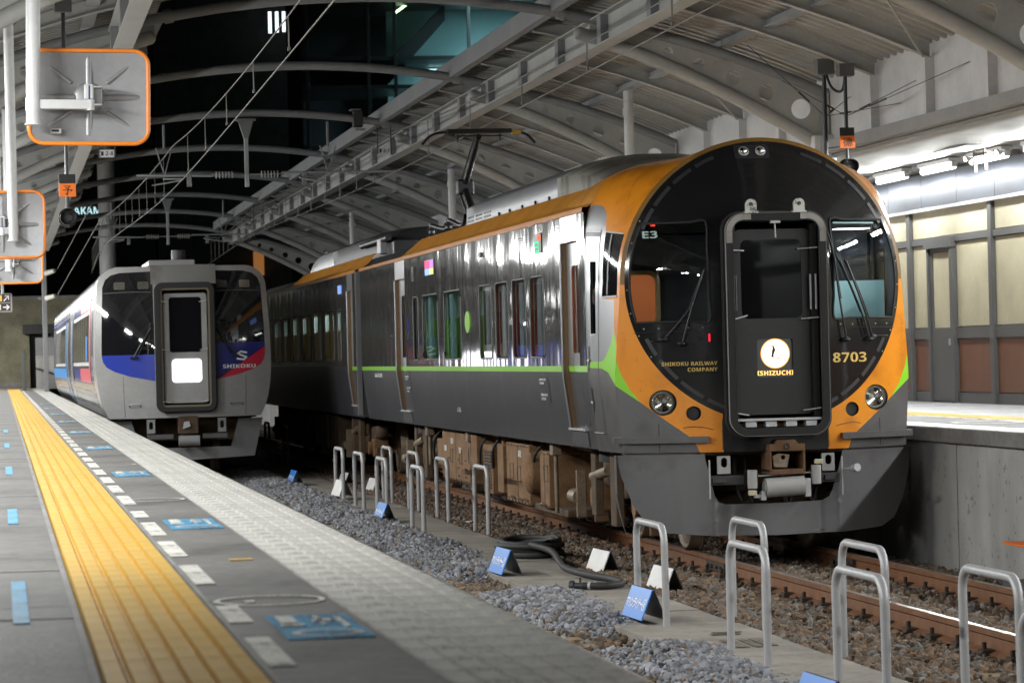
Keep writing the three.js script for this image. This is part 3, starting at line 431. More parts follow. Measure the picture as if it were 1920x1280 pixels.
kmSign(1.6, 4.86, -47.45, '2-8', Yc(1.6) - 0.08); kmSign(6.69, 5.40, -56.2, '2-7', Yc(6.69) - 0.08); kmSign(6.6, 5.38, -83.0, '1-7', Yc(6.6) - 0.08);
const YO = [[[0.2, 0.86], [0.78, 0.86], [0.52, 0.66]], [[0.34, 0.74], [0.6, 0.6]], [[0.1, 0.52], [0.9, 0.52], [0.8, 0.4]], [[0.52, 0.52], [0.5, 0.1], [0.34, 0.18]]];
const TOKU = [[[0.26, 0.92], [0.08, 0.72]], [[0.3, 0.68], [0.06, 0.42]], [[0.2, 0.55], [0.2, 0.05]], [[0.4, 0.84], [0.94, 0.84]], [[0.66, 0.95], [0.66, 0.72]], [[0.42, 0.7], [0.92, 0.7], [0.92, 0.5], [0.42, 0.5], [0.42, 0.7]], [[0.58, 0.7], [0.58, 0.5]], [[0.76, 0.7], [0.76, 0.5]], [[0.4, 0.4], [0.94, 0.4]], [[0.4, 0.3], [0.36, 0.12]], [[0.52, 0.32], [0.54, 0.1], [0.76, 0.08], [0.8, 0.18]], [[0.66, 0.34], [0.7, 0.24]], [[0.86, 0.32], [0.94, 0.18]]];
function signalHead(pos, top, chars, label, extra) {
  const s = thing('departure_signal', label, 'signal', pos);
  mesh('pole', cyl([0, -0.2, -0.03], [0, top, -0.03], 0.022, 10), MT.black, s);
  mesh('upper_plate', rbox(-0.085, 0.085, 0.065, 0.16, -0.015, -0.003, 0.003, 1), MT.black, s);
  const p = mesh('plate', rbox(-0.088, 0.088, -0.075, 0.065, -0.008, 0.008, 0.004, 1), MT.orangeSign, s); mesh('character', strokes(chars, 0.07, 0.115, -0.057, -0.063).translate(0, 0, 0.010), MT.black, p);
  mesh('lamp_head', [cyl([0, -0.29, -0.06], [0, -0.29, 0.02], 0.10, 24)], MT.black, s); mesh('lamp_hood', new THREE.CylinderGeometry(0.085, 0.085, 0.16, 24, 1, true, 0, PI * 2).rotateX(PI / 2).translate(0, -0.29, 0.09), MT.black, s); mesh('lamp_lens', new THREE.SphereGeometry(0.07, 18, 10, 0, PI * 2, 0, 0.9).rotateX(PI / 2).translate(0, -0.29, -0.02), mat({ color: lin(0.12, 0.12, 0.12), roughness: 0.15 }), s);
  mesh('roof_mount', rbox(-0.09, 0.09, top - 0.14, top, -0.1, 0.06, 0.01, 1), MT.frame, s); return s;
}
signalHead([0.73, 3.625, -34], Yc(0.73) - 3.6, YO, 'orange character plate with a round lamp on a black pole above the left platform');
const s2 = signalHead([9.60, 4.13, -36.0], Yc(9.6) - 4.16, TOKU, 'orange character plate with a round lamp on a black pole above the orange train');
{ const s = thing('signal_pole', 'plain black vertical pole beside the orange character plate', 'pole', [9.45, 3.5, -36.4]); mesh('shaft', cyl([0, 0, 0], [0, Yc(9.45) - 3.5, 0], 0.026, 10), MT.black, s); mesh('roof_mount', rbox(-0.1, 0.1, Yc(9.45) - 3.68, Yc(9.45) - 3.5, -0.1, 0.1, 0.01, 1), MT.frame, s); mesh('stay', [cyl([0.02, 0.58, 0.03], [0.12, 0.58, 0.36], 0.008, 6)], MT.black, s);
  const g = thing('guy_wires', 'thin guy wires with turnbuckles bracing the black signal poles', 'wire'); const q = [[9.45, 4.45, -36.4], [9.6, 4.42, -36.0]]; for (const [p, e] of [[q[0], [8.6, 5.3, -36.6]], [q[0], [10.02, 4.75, -37.4]], [q[1], [10.02, 4.7, -34.6]], [q[1], [10.02, 4.72, -32.6]], [q[1], [9.2, 4.95, -37.4]], [q[0], [10.02, 4.5, -35.2]]]) { mesh('guy_wire', cyl(p, e, 0.0045, 5), MT.darkMetal, g); const m = p.map((v, i) => v + (e[i] - v) * 0.2), n = p.map((v, i) => v + (e[i] - v) * 0.34); mesh('turnbuckle', cyl(m, n, 0.012, 6), MT.darkMetal, g); }
  const h = thing('cable_loop', 'black cable looping between the roof mounts of the signal poles', 'cable'); mesh('cable', tube([[9.45, Yc(9.45) - 0.1, -36.4], [9.5, Yc(9.45) - 0.34, -36.25], [9.58, Yc(9.6) - 0.32, -36.1], [9.6, Yc(9.6) - 0.08, -36]], 0.016, 24, 8), MT.black, h); }

// ---- convex mirrors seen from behind
function mirror(pos, poleX, label, h) {
  const t = thing('convex_mirror', label, 'mirror', pos, undefined); const W = 0.385, H = 0.30;
  const dome = (x, y) => 0.012 - 0.05 * Math.max(0, 1 - (x / W) ** 2 * 0.5 - (y / H) ** 2 * 0.5);
  const shell = warp(flat(rrect(-W, W, -H, H, 0.085), 10), (x, y) => [x, y, dome(x, y)], 0.05, 8);
  for (const [x0, y0, x1, y1, w] of [[0.125, 0.10, 0.30, 0.235, 0.013], [-0.125, 0.10, -0.30, 0.235, 0.013], [0.125, -0.10, 0.30, -0.215, 0.013], [-0.125, -0.10, -0.30, -0.215, 0.013], [0.10, 0, 0.33, 0, 0.022], [-0.10, 0, -0.33, 0, 0.022], [0, 0.08, 0, 0.26, 0.022], [0, -0.08, 0, -0.25, 0.022]]) { const l = Math.hypot(x1 - x0, y1 - y0), m = mesh('pressed_rib', new THREE.CapsuleGeometry(w, l, 4, 12).scale(1, 1, 0.55), MT.mirrorBack, t); m.position.set((x0 + x1) / 2, (y0 + y1) / 2, dome((x0 + x1) / 2, (y0 + y1) / 2) + 0.002); m.rotation.z = Math.atan2(y1 - y0, x1 - x0) - PI / 2; }
  mesh('centre_boss', new THREE.SphereGeometry(0.105, 28, 12).scale(1, 1, 0.28).translate(0, 0, dome(0, 0)), MT.mirrorBack, t);
  mesh('back_shell', shell, MT.mirrorBack, t);
  const rim = rrect(-W - 0.012, W + 0.012, -H - 0.012, H + 0.012, 0.095).getPoints(10).map(p => V(p.x, p.y, 0)); rim.pop();
  mesh('orange_rim', new THREE.TubeGeometry(new THREE.CatmullRomCurve3(rim, true), 90, 0.014, 8, true), MT.orangeRim, t);
  mesh('mirror_face', warp(flat(rrect(-W, W, -H, H, 0.085), 10), (x, y) => [x, y, -0.03 - 0.05 * (1 - (x / W) ** 2 * 0.5 - (y / H) ** 2 * 0.5)], 0.08), MT.reflector, t);
  const px = poleX;
  mesh('pole', cyl([px, -0.15 - h, 0.14], [px, 2.0, 0.14], 0.048, 18), MT.whitePaint, t);
  mesh('collar', cyl([px, -0.10, 0.14], [px, -0.02, 0.14], 0.052, 18), MT.whitePaint, t); mesh('end_cap', cyl([px, -0.16 - h, 0.14], [px, -0.15 - h, 0.14], 0.056, 18), MT.whitePaint, t);
  mesh('arm', rbox(px + 0.03, 0.02, -0.095, -0.03, 0.11, 0.17, 0.01, 2), MT.whitePaint, t);
  mesh('clamp', [rbox(-0.035, 0.028, -0.03, 0.075, 0.085, 0.165, 0.012, 2), cyl([0.005, -0.10, 0.14], [0.005, -0.03, 0.14], 0.03, 14)], MT.whitePaint, t);
  mesh('clamp_bracket', [rbox(0.02, 0.085, -0.055, 0.065, 0.03, 0.09, 0.006, 1), rbox(0.02, 0.085, 0.05, 0.062, 0.03, 0.16, 0.003, 1), rbox(0.02, 0.085, -0.068, -0.056, 0.03, 0.16, 0.003, 1)], MT.galv, t);
  mesh('stripe', box(-0.006, 0.002, -0.028, 0.066, 0.165, 0.168), MT.navy, t);
  const lb = mesh('maker_label', rbox(-0.255, -0.185, -0.248, -0.215, 0.02, 0.026, 0.002, 1), MT.boardWhite, t); mesh('label_print', [box(-0.25, -0.20, -0.236, -0.222, 0.0262, 0.0272)], MT.black, lb); lb.rotation.z = 0;
  return t;
}
mirror([0.63, 3.60, -22], -0.37, 'convex mirror with orange rim seen from behind, on the thickest white hanging pole', 0.04).rotation.z = -0.02;
mirror([0.05, 3.15, -31.2], 0.10, 'convex mirror with orange rim seen from behind, hanging beside the lamp signal', 0.0);
mirror([0.195, 3.235, -44], -0.05, 'convex mirror with orange rim seen from behind, low above the arrow sign', 0.0);
{ const s = thing('guide_sign', 'dark guide sign with yellow square and white arrows above the left platform', 'sign', [-0.25, 2.67, -44.3]); mesh('panel', rbox(-0.42, 0.42, -0.12, 0.12, -0.04, 0.04, 0.01, 1), mat({ color: lin(0.035, 0.02, 0.018), roughness: 0.4 }), s); mesh('frame', [box(-0.42, 0.42, 0.112, 0.125, -0.045, 0.045), box(-0.42, 0.42, -0.125, -0.112, -0.045, 0.045), box(0.405, 0.425, -0.12, 0.12, -0.045, 0.045), box(-0.4, 0.4, -0.004, 0.004, 0.0405, 0.043)], MT.mirrorBack, s); mesh('yellow_square', box(0.12, 0.29, 0.02, 0.10, 0.0405, 0.043), MT.yellow, s); mesh('arrow', strokes([[[0, 0], [0.06, 0.06]], [[0.015, 0.06], [0.06, 0.06], [0.06, 0.015]]], 0.012, 1, 0.32, 0.03).translate(0, 0, 0.041), MT.whiteText, s); mesh('arrow', strokes([[[0, 0], [0.075, 0]], [[0.045, 0.028], [0.075, 0], [0.045, -0.028]]], 0.012, 1, 0.31, -0.06).translate(0, 0, 0.041), MT.whiteText, s); mesh('icon', strokes([[[0, 0], [0.09, 0], [0.09, 0.06], [0, 0.06], [0, 0]], [[0.0, 0.03], [0.09, 0.03]]], 0.009, 1, 0.18, -0.09).translate(0, 0, 0.041), MT.whiteText, s); mesh('hanger', [cyl([-0.3, 0.12, 0], [-0.3, 1.9, 0], 0.02, 8), cyl([0.3, 0.12, 0], [0.3, 2.2, 0], 0.02, 8)], MT.whitePaint, s); }

// ================================================================ HOOPS, BOARDS, HOSE ON THE GROUND
{
  const hoopGeo = (() => { const H = 0.742, L = 0.50, r = 0.13, pts = []; pts.push([0, -0.12, L]); for (let k = 0; k <= 6; k++) { const a = k / 6 * PI / 2; pts.push([0, H - r + r * Math.sin(a), L - r + r * Math.cos(a)]); } for (let k = 0; k <= 6; k++) { const a = PI / 2 + k / 6 * PI / 2; pts.push([0, H - r + r * Math.sin(a), -L + r + r * Math.cos(a)]); } pts.push([0, -0.12, -L]); const cp = new THREE.CurvePath(); for (let i = 0; i + 1 < pts.length; i++) cp.add(new THREE.LineCurve3(V(...pts[i]), V(...pts[i + 1]))); return new THREE.TubeGeometry({ getPointAt: u => cp.getPointAt(u), getPoint: u => cp.getPoint(u), getTangentAt: u => cp.getTangentAt(u), getUtoTmapping: u => u, computeFrenetFrames: THREE.Curve.prototype.computeFrenetFrames, getTangent: (t, o) => cp.getTangent(t, o) }, 90, 0.0255, 12); });
  let g; try { g = hoopGeo(); } catch (e) { const P = [[0, -0.12, 0.5], [0, 0.3, 0.5], [0, 0.58, 0.5], [0, 0.68, 0.47], [0, 0.735, 0.39], [0, 0.742, 0.2], [0, 0.742, -0.2], [0, 0.735, -0.39], [0, 0.68, -0.47], [0, 0.58, -0.5], [0, 0.3, -0.5], [0, -0.12, -0.5]]; g = tube(P, 0.031, 90, 10, false, 0.4); }
  g = uvm(g); const foot = join([-0.5, 0.5].map(z => cyl([0, -0.02, z], [0, 0.012, z], 0.055, 10)));
  const proto = {}; 
  const put = (x, z, label, group, tilt = 0) => { let o; if (!proto.o) { o = proto.o = thing('hoop_barrier', label, 'barrier', [x, -0.16, z], group); mesh('hoop', g, MT.galv, o); mesh('foot_collar', foot, MT.darkMetal, o); } else o = copy(proto.o, [x, -0.16, z], label, group); o.rotation.z = tilt; return o; };
  const A = 'grey steel hoop barrier set along the gravel side of the walkway', B = 'grey steel hoop barrier set in the ballast beside the orange train track';
  for (const z of [-44.1, -41.6, -39.1, -35.7, -22.62, -19.6, -16.93, -13.6]) put(4.52, z, A, 'hoops on the gravel side', rr(-0.008, 0.012));
  for (const z of [-43.9, -41.1, -38.35, -35.2, -22.35, -19.25, -16.65, -60, -64, -69.5]) put(5.16, z, B, 'hoops on the orange train side', rr(-0.008, 0.012));
}
const KANA = { ma: [[[0.1, 0.8], [0.9, 0.8], [0.5, 0.35]], [[0.4, 0.5], [0.62, 0.2]]], ri: [[[0.25, 0.85], [0.25, 0.4]], [[0.75, 0.9], [0.75, 0.45], [0.45, 0.05]]], n: [[[0.15, 0.8], [0.4, 0.65]], [[0.15, 0.1], [0.6, 0.25], [0.9, 0.65]]], ra: [[[0.2, 0.9], [0.8, 0.9]], [[0.12, 0.62], [0.88, 0.62], [0.72, 0.25], [0.35, 0.05]]], i: [[[0.85, 0.9], [0.15, 0.45]], [[0.55, 0.68], [0.55, 0.05]]], na: [[[0.08, 0.62], [0.92, 0.62]], [[0.55, 0.92], [0.5, 0.4], [0.25, 0.05]]], bar: [[[0.08, 0.5], [0.92, 0.5]]] };
function board(x, y, z, label, blue, group, yaw = 0, lean = 0.0) {
  const t = thing('floor_board', label, 'board', [x, y, z], group); const H = 0.23, L = 0.58;
  const tilt = 0.38;
  const f = sub('front_panel', t); f.rotation.x = -tilt; f.position.z = 0.085;
  mesh('face', rbox(-L / 2, L / 2, 0, H, -0.005, 0.005, 0.003, 1), blue ? MT.blueBoard : MT.boardWhite, f);
  if (blue) { const gs = ['ma', 'ri', 'n', 'ra', 'i', 'na', 'bar'].map((k, i) => strokes(KANA[k], 0.14, 0.074, -0.272 + i * 0.064, 0.075)); gs.push(new THREE.RingGeometry(0.036, 0.044, 18).translate(0.225, 0.112, 0)); gs.push(text(String(blue), 0.046, 1, 'center').translate(0.225, 0.089, 0)); mesh('lettering', join(gs.map(prep)).translate(0, 0, 0.0062), MT.whiteText, f); }
  const b = mesh('rear_panel', rbox(-L / 2, L / 2, 0, H, -0.005, 0.005, 0.003, 1), MT.black, t); b.rotation.x = tilt; b.position.z = -0.095;
  t.rotation.y = yaw; return t;
}
const BL = 'small blue tent board with white lettering standing on the gravel edge', BW = 'small blank white tent board standing by the orange train track';
board(4.47, -0.09, -22.7, 'blue tent board with white lettering leaning by a hoop foot near the gravel', 4, 'blue tent boards', -1.52);
for (const [x, z, n] of [[4.30, -28.05, 3], [4.37, -37.7, 2], [4.41, -49.8, 1], [4.23, -16.7, 5]]) board(x, z > -17 ? -0.15 : -0.10, z, BL, n, 'blue tent boards', -1.52);
for (const [x, z] of [[5.25, -28.5], [5.30, -26.0], [5.36, -47.4], [5.24, -50.2]]) board(x, -0.17, z, BW, 0, 'white tent boards', -1.5);
board(4.55, -0.06, -44.2, 'white tent board leaning at a hoop foot on the gravel side of the walkway', 0, 'white tent boards', -1.48);
{ const h = thing('hose', 'black rubber hose coiled on the walkway with its brass end pulled out', 'hose', [0, 0, 0]); const pts = []; const cx = 4.93, cz = -30.6; for (let k = 0; k <= 110; k++) { const a = k / 110 * PI * 2 * 5.2, rad = 0.27 + 0.035 * Math.sin(a * 0.37 + 1); pts.push([cx + rad * Math.cos(a), -0.085 + 0.03 * Math.floor(k / 21) * 0.85 + 0.01 * Math.sin(a * 1.3), cz + rad * 2.1 * Math.sin(a)]); }
  mesh('coil', tube(pts, 0.030, 420, 8), MT.rubber, h); mesh('tail', tube([[4.86, 0.02, -30.0], [4.92, 0.0, -29.2], [4.86, -0.08, -28.2], [4.88, -0.085, -27.3], [4.98, -0.085, -26.6], [4.97, -0.085, -26.1], [4.82, -0.085, -25.85], [4.62, -0.085, -25.95]], 0.030, 90, 10), MT.rubber, h);
  mesh('nozzle', [cyl([4.63, -0.085, -25.945], [4.53, -0.083, -25.99], 0.026, 12), cyl([4.55, -0.083, -25.98], [4.52, -0.082, -25.995], 0.042, 12), cyl([4.60, -0.083, -25.96], [4.60, -0.02, -25.96], 0.010, 8)], MT.darkMetal, h); mesh('hose_clip', [cyl([4.72, -0.085, -25.90], [4.70, -0.085, -25.905], 0.034, 12), cyl([4.68, -0.085, -25.915], [4.66, -0.085, -25.925], 0.034, 12)], MT.galv, h); }
{ const p = thing('litter', 'scrap of crumpled white paper on the brown ballast', 'litter', [5.32, -0.13, -37.3]); const g = new THREE.IcosahedronGeometry(0.05, 1); const q = g.attributes.position; for (let i = 0; i < q.count; i++) { const s = 1 + 0.4 * Math.sin(q.getX(i) * 90 + q.getZ(i) * 70); q.setXYZ(i, q.getX(i) * s * 1.4, q.getY(i) * s * 0.4, q.getZ(i) * s * 2.6); } g.computeVertexNormals(); mesh('paper', g, MT.boardWhite, p); }
// ================================================================ ORANGE EXPRESS, LEADING CAR   (local: x across, y above rail, z = 0 at the gangway face)
const DC = 2.39, DR = 1.28, MR = 1.245, HW = 1.41;
const rho = (x, y) => y > DC ? Math.hypot(x, y - DC) : Math.abs(x);
const zf = (x, y) => -0.10 - 0.45 * (rho(x, y) / DR) ** 2;
const xe = y => y >= DC ? DR : y > 1.5 ? DR + 0.055 * Math.min(1, (DC - y) / 0.8) : DR + 0.055 - 0.05 * (1.5 - y) / 0.6;
const Wy = y => y >= 1.65 ? HW : HW - 0.085 * ((1.65 - y) / 0.73) ** 1.15;
const supR = (th, a, b) => (Math.abs(Math.cos(th) / a) ** 4 + Math.abs(Math.sin(th) / b) ** 4) ** -0.25, coveR = th => supR(th, HW, 1.16);
const ease = v => Math.sin(Math.min(1, v) * PI / 2);
function shellP(v, q, s) { // v 0..1 from the rim back to the first body joint, q = height, then arc length over the roof
  const D = 1.55; if (q <= DC) { const x0 = xe(q), d0 = -zf(x0, q), x = x0 + (Wy(q) - x0) * ease(v); return [s * x, q, -(d0 + (D - d0) * v)]; }
  const th = Math.min(PI / 2, (q - DC) / DR), d0 = 0.55, R = DR + (coveR(th) - DR) * ease(v * 0.9) / ease(0.9); return [s * R * Math.cos(th), DC + R * Math.sin(th), -(d0 + (D - d0) * v)];
}
const QT = DC + DR * PI / 2;
const arcPts = (cx, cy, r, a0, a1, n = 24) => Array.from({ length: n + 1 }, (_, i) => [cx + r * Math.cos(a0 + (a1 - a0) * i / n), cy + r * Math.sin(a0 + (a1 - a0) * i / n)]);
const front = (g, off = 0, edge = 0.09) => warp(g, (x, y) => [x, y, zf(x, y) + off], edge, 8);
const car = thing('orange_railcar', 'orange and grey express railcar with a round black front and lit headsign', 'train', [RX, 0, -27.6]);
{
  // ---- black round mask with openings for windscreens, gangway, headsign
  const winPts = s => [[0.56, 2.05], [0.56, 2.92], ...arcPts(0, DC, 1.205, Math.asin(0.53 / 1.205), -Math.asin(0.34 / 1.205), 16)].map(p => [s * p[0], p[1]]);
  const mask = new THREE.Shape(); const a0 = -Math.asin((DC - 1.30) / DR);
  const lo = Math.sqrt(MR * MR - 0.47 * 0.47);
  [[0.47, DC - lo], ...arcPts(0, DC, MR, -Math.acos(0.47 / MR), PI + Math.acos(0.47 / MR), 90), [-0.47, 0.905], [0.47, 0.905]].forEach((p, i) => i ? mask.lineTo(...p) : mask.moveTo(...p));
  mask.holes.push(new THREE.Path(winPts(1).map(p => V2(...p))), new THREE.Path(winPts(-1).map(p => V2(...p))), rrect(-0.40, 0.40, 1.10, 2.93, 0.10, THREE.Path));
  const mk = mesh('front_mask', front(flat(mask, 24)), MT.mask, car);
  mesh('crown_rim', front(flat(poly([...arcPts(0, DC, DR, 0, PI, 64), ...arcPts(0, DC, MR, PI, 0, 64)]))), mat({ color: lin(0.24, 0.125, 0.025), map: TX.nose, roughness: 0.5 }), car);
  // grey dash marks round the rim
  for (const [b, e] of [[146, 156], [134, 144.5], [122, 132], [111, 120], [62, 72], [50, 60], [37, 48], [25, 35], [-26, -33], [-35.5, -46], [-48, -59], [-61, -68], [204, 212], [214.5, 225], [227, 238], [240, 248]]) mesh('rim_dash', front(flat(poly([...arcPts(0, DC, 1.20, b * PI / 180, e * PI / 180, 6), ...arcPts(0, DC, 1.168, e * PI / 180, b * PI / 180, 6)])), 0.004, 0.08), MT.maskDash, mk);
  // windscreens and their frames
  for (const s of [1, -1]) { const w = winPts(s), g = mesh('windscreen', front(flat(poly(w)), -0.012), MT.glass, car); const loop = [...w, w[0]].flatMap((p, i, A) => i + 1 < A.length ? Array.from({ length: 4 }, (_, k) => { const x = p[0] + (A[i + 1][0] - p[0]) * k / 4, y = p[1] + (A[i + 1][1] - p[1]) * k / 4; return [x, y, zf(x, y) + 0.002]; }) : []); mesh('window_seal', tube(loop, 0.011, loop.length * 2, 6, true), MT.rubber, g); }
  mesh('sun_visor', front(flat(poly([[0.60, 2.885], [1.02, 2.885], [1.02, 2.90], [0.60, 2.90]])), -0.04), MT.inTeal, car);
  // ---- orange flanks, green wedges, grey corners
  for (const s of [1, -1]) {
    const m = pts => poly(pts.map(p => [s * p[0], p[1]]));
    const boundary = [[0.67, 0.905], [0.70, 0.98], [0.76, 1.05], [0.93, 1.18], [1.134, 1.345]];
    const rim = [...arcPts(0, DC, MR, -Math.acos(0.47 / MR), 0, 40), [DR, DC]];
    const hl = [circ(s * 0.96, 1.345, 0.112), circ(s * 0.712, 1.248, 0.062)];
    const og = [...rim, [xe(2.2), 2.2], [xe(2.0), 2.0], [xe(1.8), 1.80], [1.325, 1.72], [1.29, 1.60], [1.22, 1.46], ...boundary.slice().reverse(), [0.47, 0.905]];
    mesh('front_panel', front(flat(holed(m(og), hl), 20)), MT.orange, car);
    mesh('green_wedge', front(flat(m([[1.134, 1.345], [1.22, 1.46], [1.29, 1.60], [1.325, 1.72], [xe(1.72), 1.72], [xe(1.55), 1.55], [xe(1.49), 1.50]]))), MT.green, car);
    mesh('corner_panel', front(flat(m([...boundary, [xe(1.49), 1.50], [xe(1.2), 1.2], [xe(0.905), 0.905]]))), MT.grey, car);
    // headlamp and fog lamp
    const lampAt = (x, y, r, nm, big) => { const g = sub(nm, car), z = zf(x, y); mesh('bezel', new THREE.CylinderGeometry(r, r * 0.9, 0.09, 32, 1, true).rotateX(PI / 2).translate(s * x, y, z - 0.04), MT.black, g); mesh('bowl', new THREE.SphereGeometry(r * 0.97, 24, 12, 0, PI * 2, 0, PI / 2).rotateX(-PI / 2).scale(1, 1, 0.55).translate(s * x, y, z - 0.02), big ? MT.reflector : MT.black, g); if (big) { mesh('lens', new THREE.SphereGeometry(r * 0.9, 24, 10, 0, PI * 2, 0, PI / 2).rotateX(PI / 2).scale(1, 1, 0.25).translate(s * x, y, z - 0.018), MT.lens, g); mesh('ring', new THREE.TorusGeometry(r * 0.80, 0.008, 8, 32).translate(s * x, y, z - 0.03), MT.galv, g); for (const [bx, by] of [[-0.028, 0], [0.028, 0.012]]) mesh('bulb', new THREE.CylinderGeometry(0.016, 0.022, 0.05, 10).rotateX(PI / 2).translate(s * x + bx, y + by, z - 0.07), MT.galv, g); } else { mesh('mesh_cover', new THREE.CircleGeometry(r * 0.88, 20).translate(s * x, y, z - 0.02), mat({ color: lin(0.05, 0.05, 0.05), roughness: 0.6, bumpMap: TX.grain, bumpScale: 0.004 }), g); } };
    lampAt(0.96, 1.345, 0.112, 'headlamp', true); lampAt(0.712, 1.248, 0.062, 'marker_lamp', false);
    // fin along the lower corner
    const fin = []; for (let i = 0; i <= 14; i++) { const x = 0.60 + (1.36 - 0.60) * i / 14; fin.push([x, zf(Math.min(x, 1.33), 1) + 0.055 - (i > 12 ? 0.03 * (i - 12) : 0)]); } const fs = new THREE.Shape(); fin.forEach((p, i) => i ? fs.lineTo(s * p[0], p[1]) : fs.moveTo(s * p[0], p[1])); fin.slice().reverse().forEach(p => fs.lineTo(s * p[0], p[1] - 0.09)); mesh('corner_fin', extr(fs, 0.055).rotateX(PI / 2).scale(1, 1, -1).translate(0, 1.045, 0).applyMatrix4(new THREE.Matrix4().makeScale(1, 1, -1)), MT.grey, car);
    mesh('lower_valance', warp(flat(m([[0.62, 0.80], [0.62, 0.905], [1.30, 0.905], [1.27, 0.86], [1.0, 0.80]])), (x, y) => [x, y, zf(x, y) - 0.03], 0.12), MT.grey, car);
    // ---- nose shell behind the rim
    const sh = (pts, mt, nm, hs = []) => mesh(nm, warp(flat(holed(poly(pts), hs), 10), (v, q) => shellP(v, q, s), 0.10, 8), mt, car);
    const silver = [[1, 1.72], [1, 3.045], [0.62, 3.045], [0.50, 2.99], [0.44, 2.88], [0.43, 2.28], [0.13, 2.26], [0.10, 2.0], [0.16, 1.88], [0.30, 1.76], [0.42, 1.72]];
    const cabWin = [[0.06, 2.30], [0.06, 2.84], [0.425, 2.84], [0.425, 2.30]];
    sh([[0, 1.72], [0.02, 1.86], [0.10, 2.0], [0.13, 2.26], ...cabWin.slice(0, 1), [0.06, 2.30], [0.06, 2.84], [0.425, 2.84], [0.44, 2.88], [0.50, 2.99], [0.62, 3.045], [1, 3.045], [1, QT], [0, QT]], MT.orange, 'nose_shell');
    sh([[0.13, 2.26], [0.06, 2.30], [0.425, 2.30], [0.43, 2.28]], MT.orange, 'nose_trim');
    if (s < 0) { // side the camera sees: crew door, cab window
      sh([[1, 1.72], [1, 3.045], [0.62, 3.045], [0.50, 2.99], [0.44, 2.88], [0.425, 2.84], [0.43, 2.28], [0.13, 2.26], [0.10, 2.0], [0.16, 1.88], [0.30, 1.76], [0.42, 1.72]], MT.silver, 'cab_side_panel', [new THREE.Path([[0.62, 1.97], [0.62, 2.60], [0.80, 2.60], [0.80, 1.97]].map(p => V2(...p)))]);
      const cd = sub('crew_door', car); const on = (pts, mt, nm, off) => mesh(nm, warp(flat(poly(pts), 8), (v, q) => { const p = shellP(v, q, s); return [p[0] - off, p[1], p[2]]; }, 0.1, 8), mt, cd);
      on([[0.62, 1.97], [0.62, 2.60], [0.80, 2.60], [0.80, 1.97]], MT.glassTint, 'pane', -0.012);
      on([[0.615, 1.955], [0.615, 1.97], [0.81, 1.97], [0.81, 1.955]], MT.galv, 'sill', 0.004); on([[0.53, 2.84], [0.53, 2.86], [0.97, 2.86], [0.97, 2.84]], MT.galv, 'lintel', 0.006); on([[0.55, 2.80], [0.55, 2.835], [0.93, 2.835], [0.93, 2.80]], MT.black, 'gutter', 0.003);
      for (const v of [0.52, 0.945]) on([[v, 1.0], [v, 2.84], [v + 0.018, 2.84], [v + 0.018, 1.0]], MT.frame, 'door_gap', 0.003);
      for (const q of [1.72, 1.34]) { on([[0.86, q + 0.01], [0.86, q + 0.14], [0.93, q + 0.14], [0.93, q - 0.08], [0.88, q - 0.08]], MT.black, 'handle_recess', 0.004); on([[0.83, q - 0.0], [0.83, q + 0.02], [0.93, q + 0.02], [0.93, q - 0.0]], MT.insul, 'handle', 0.016); }
      on([[0.54, 1.07], [0.54, 1.08], [0.95, 1.08], [0.95, 1.07]], MT.galv, 'step_edge', 0.02);
      const cw = sub('cab_window', car); const oc = (pts, mt, nm, off) => mesh(nm, warp(flat(poly(pts), 8), (v, q) => { const p = shellP(v, q, s); return [p[0] - off, p[1], p[2]]; }, 0.1, 8), mt, cw);
      oc(cabWin, mat({ color: lin(0.008, 0.008, 0.010), roughness: 0.06, clearcoat: 1, clearcoatRoughness: 0.02 }), 'pane', -0.004); oc([[0.27, 2.31], [0.27, 2.83], [0.30, 2.83], [0.30, 2.31]], MT.frame, 'bar', 0.006); oc([[0.05, 2.285], [0.05, 2.30], [0.43, 2.30], [0.43, 2.285]], MT.galv, 'sill', 0.012); oc([[0.05, 2.84], [0.05, 2.852], [0.43, 2.852], [0.43, 2.84]], MT.galv, 'drip_rail', 0.012);
    } else sh(silver, MT.silver, 'cab_side_panel');
    sh([[0, 1.50], [0, 1.72], [0.02, 1.86], [0.10, 2.0], [0.16, 1.88], [0.30, 1.76], [0.42, 1.72], [1, 1.72], [1, 1.665], [0.42, 1.655], [0.22, 1.62]], MT.green, 'green_band');
    sh([[0, 0.905], [0, 1.50], [0.22, 1.62], [0.42, 1.655], [1, 1.665], [1, 0.905]], MT.grey, 'lower_shell');
  }
  for (const s of [1, -1]) { const seam = (pts, r = 0.0035) => mesh('panel_seam', tube(pts.map(([x, y]) => [s * x, y, zf(x, y) + 0.001]), r, pts.length * 6, 5), MT.rubber, car); seam([[0.475, 0.92], [0.475, 1.05], [0.475, 1.19]]); seam([[0.55, 1.10], [0.62, 1.12], [0.72, 1.13], [0.80, 1.12]], 0.003); seam([[0.62, 1.955], [0.8, 1.965], [1.0, 1.965], [1.18, 1.96]], 0.003); seam([[1.0, 0.92], [1.0, 1.02], [1.0, 1.16]], 0.003); for (let k = 0; k < 7; k++) { const a = -0.55 + k * 0.17, x = 1.228 * Math.cos(a), y = DC + 1.228 * Math.sin(a); mesh('rivet', new THREE.SphereGeometry(0.007, 8, 5).translate(s * x, y, zf(x, y) + 0.002), MT.galv, car); } for (let k = 0; k < 5; k++) { const x = 0.62 + k * 0.12; mesh('rivet', new THREE.SphereGeometry(0.007, 8, 5).translate(s * x, 1.995, zf(x, 1.995) + 0.002), MT.galv, car); } }
  // lettering on the mask
  const put = (g, x, y, mt, nm) => mesh(nm, front(g.translate(x, y, 0), 0.006, 0.05), mt, car);
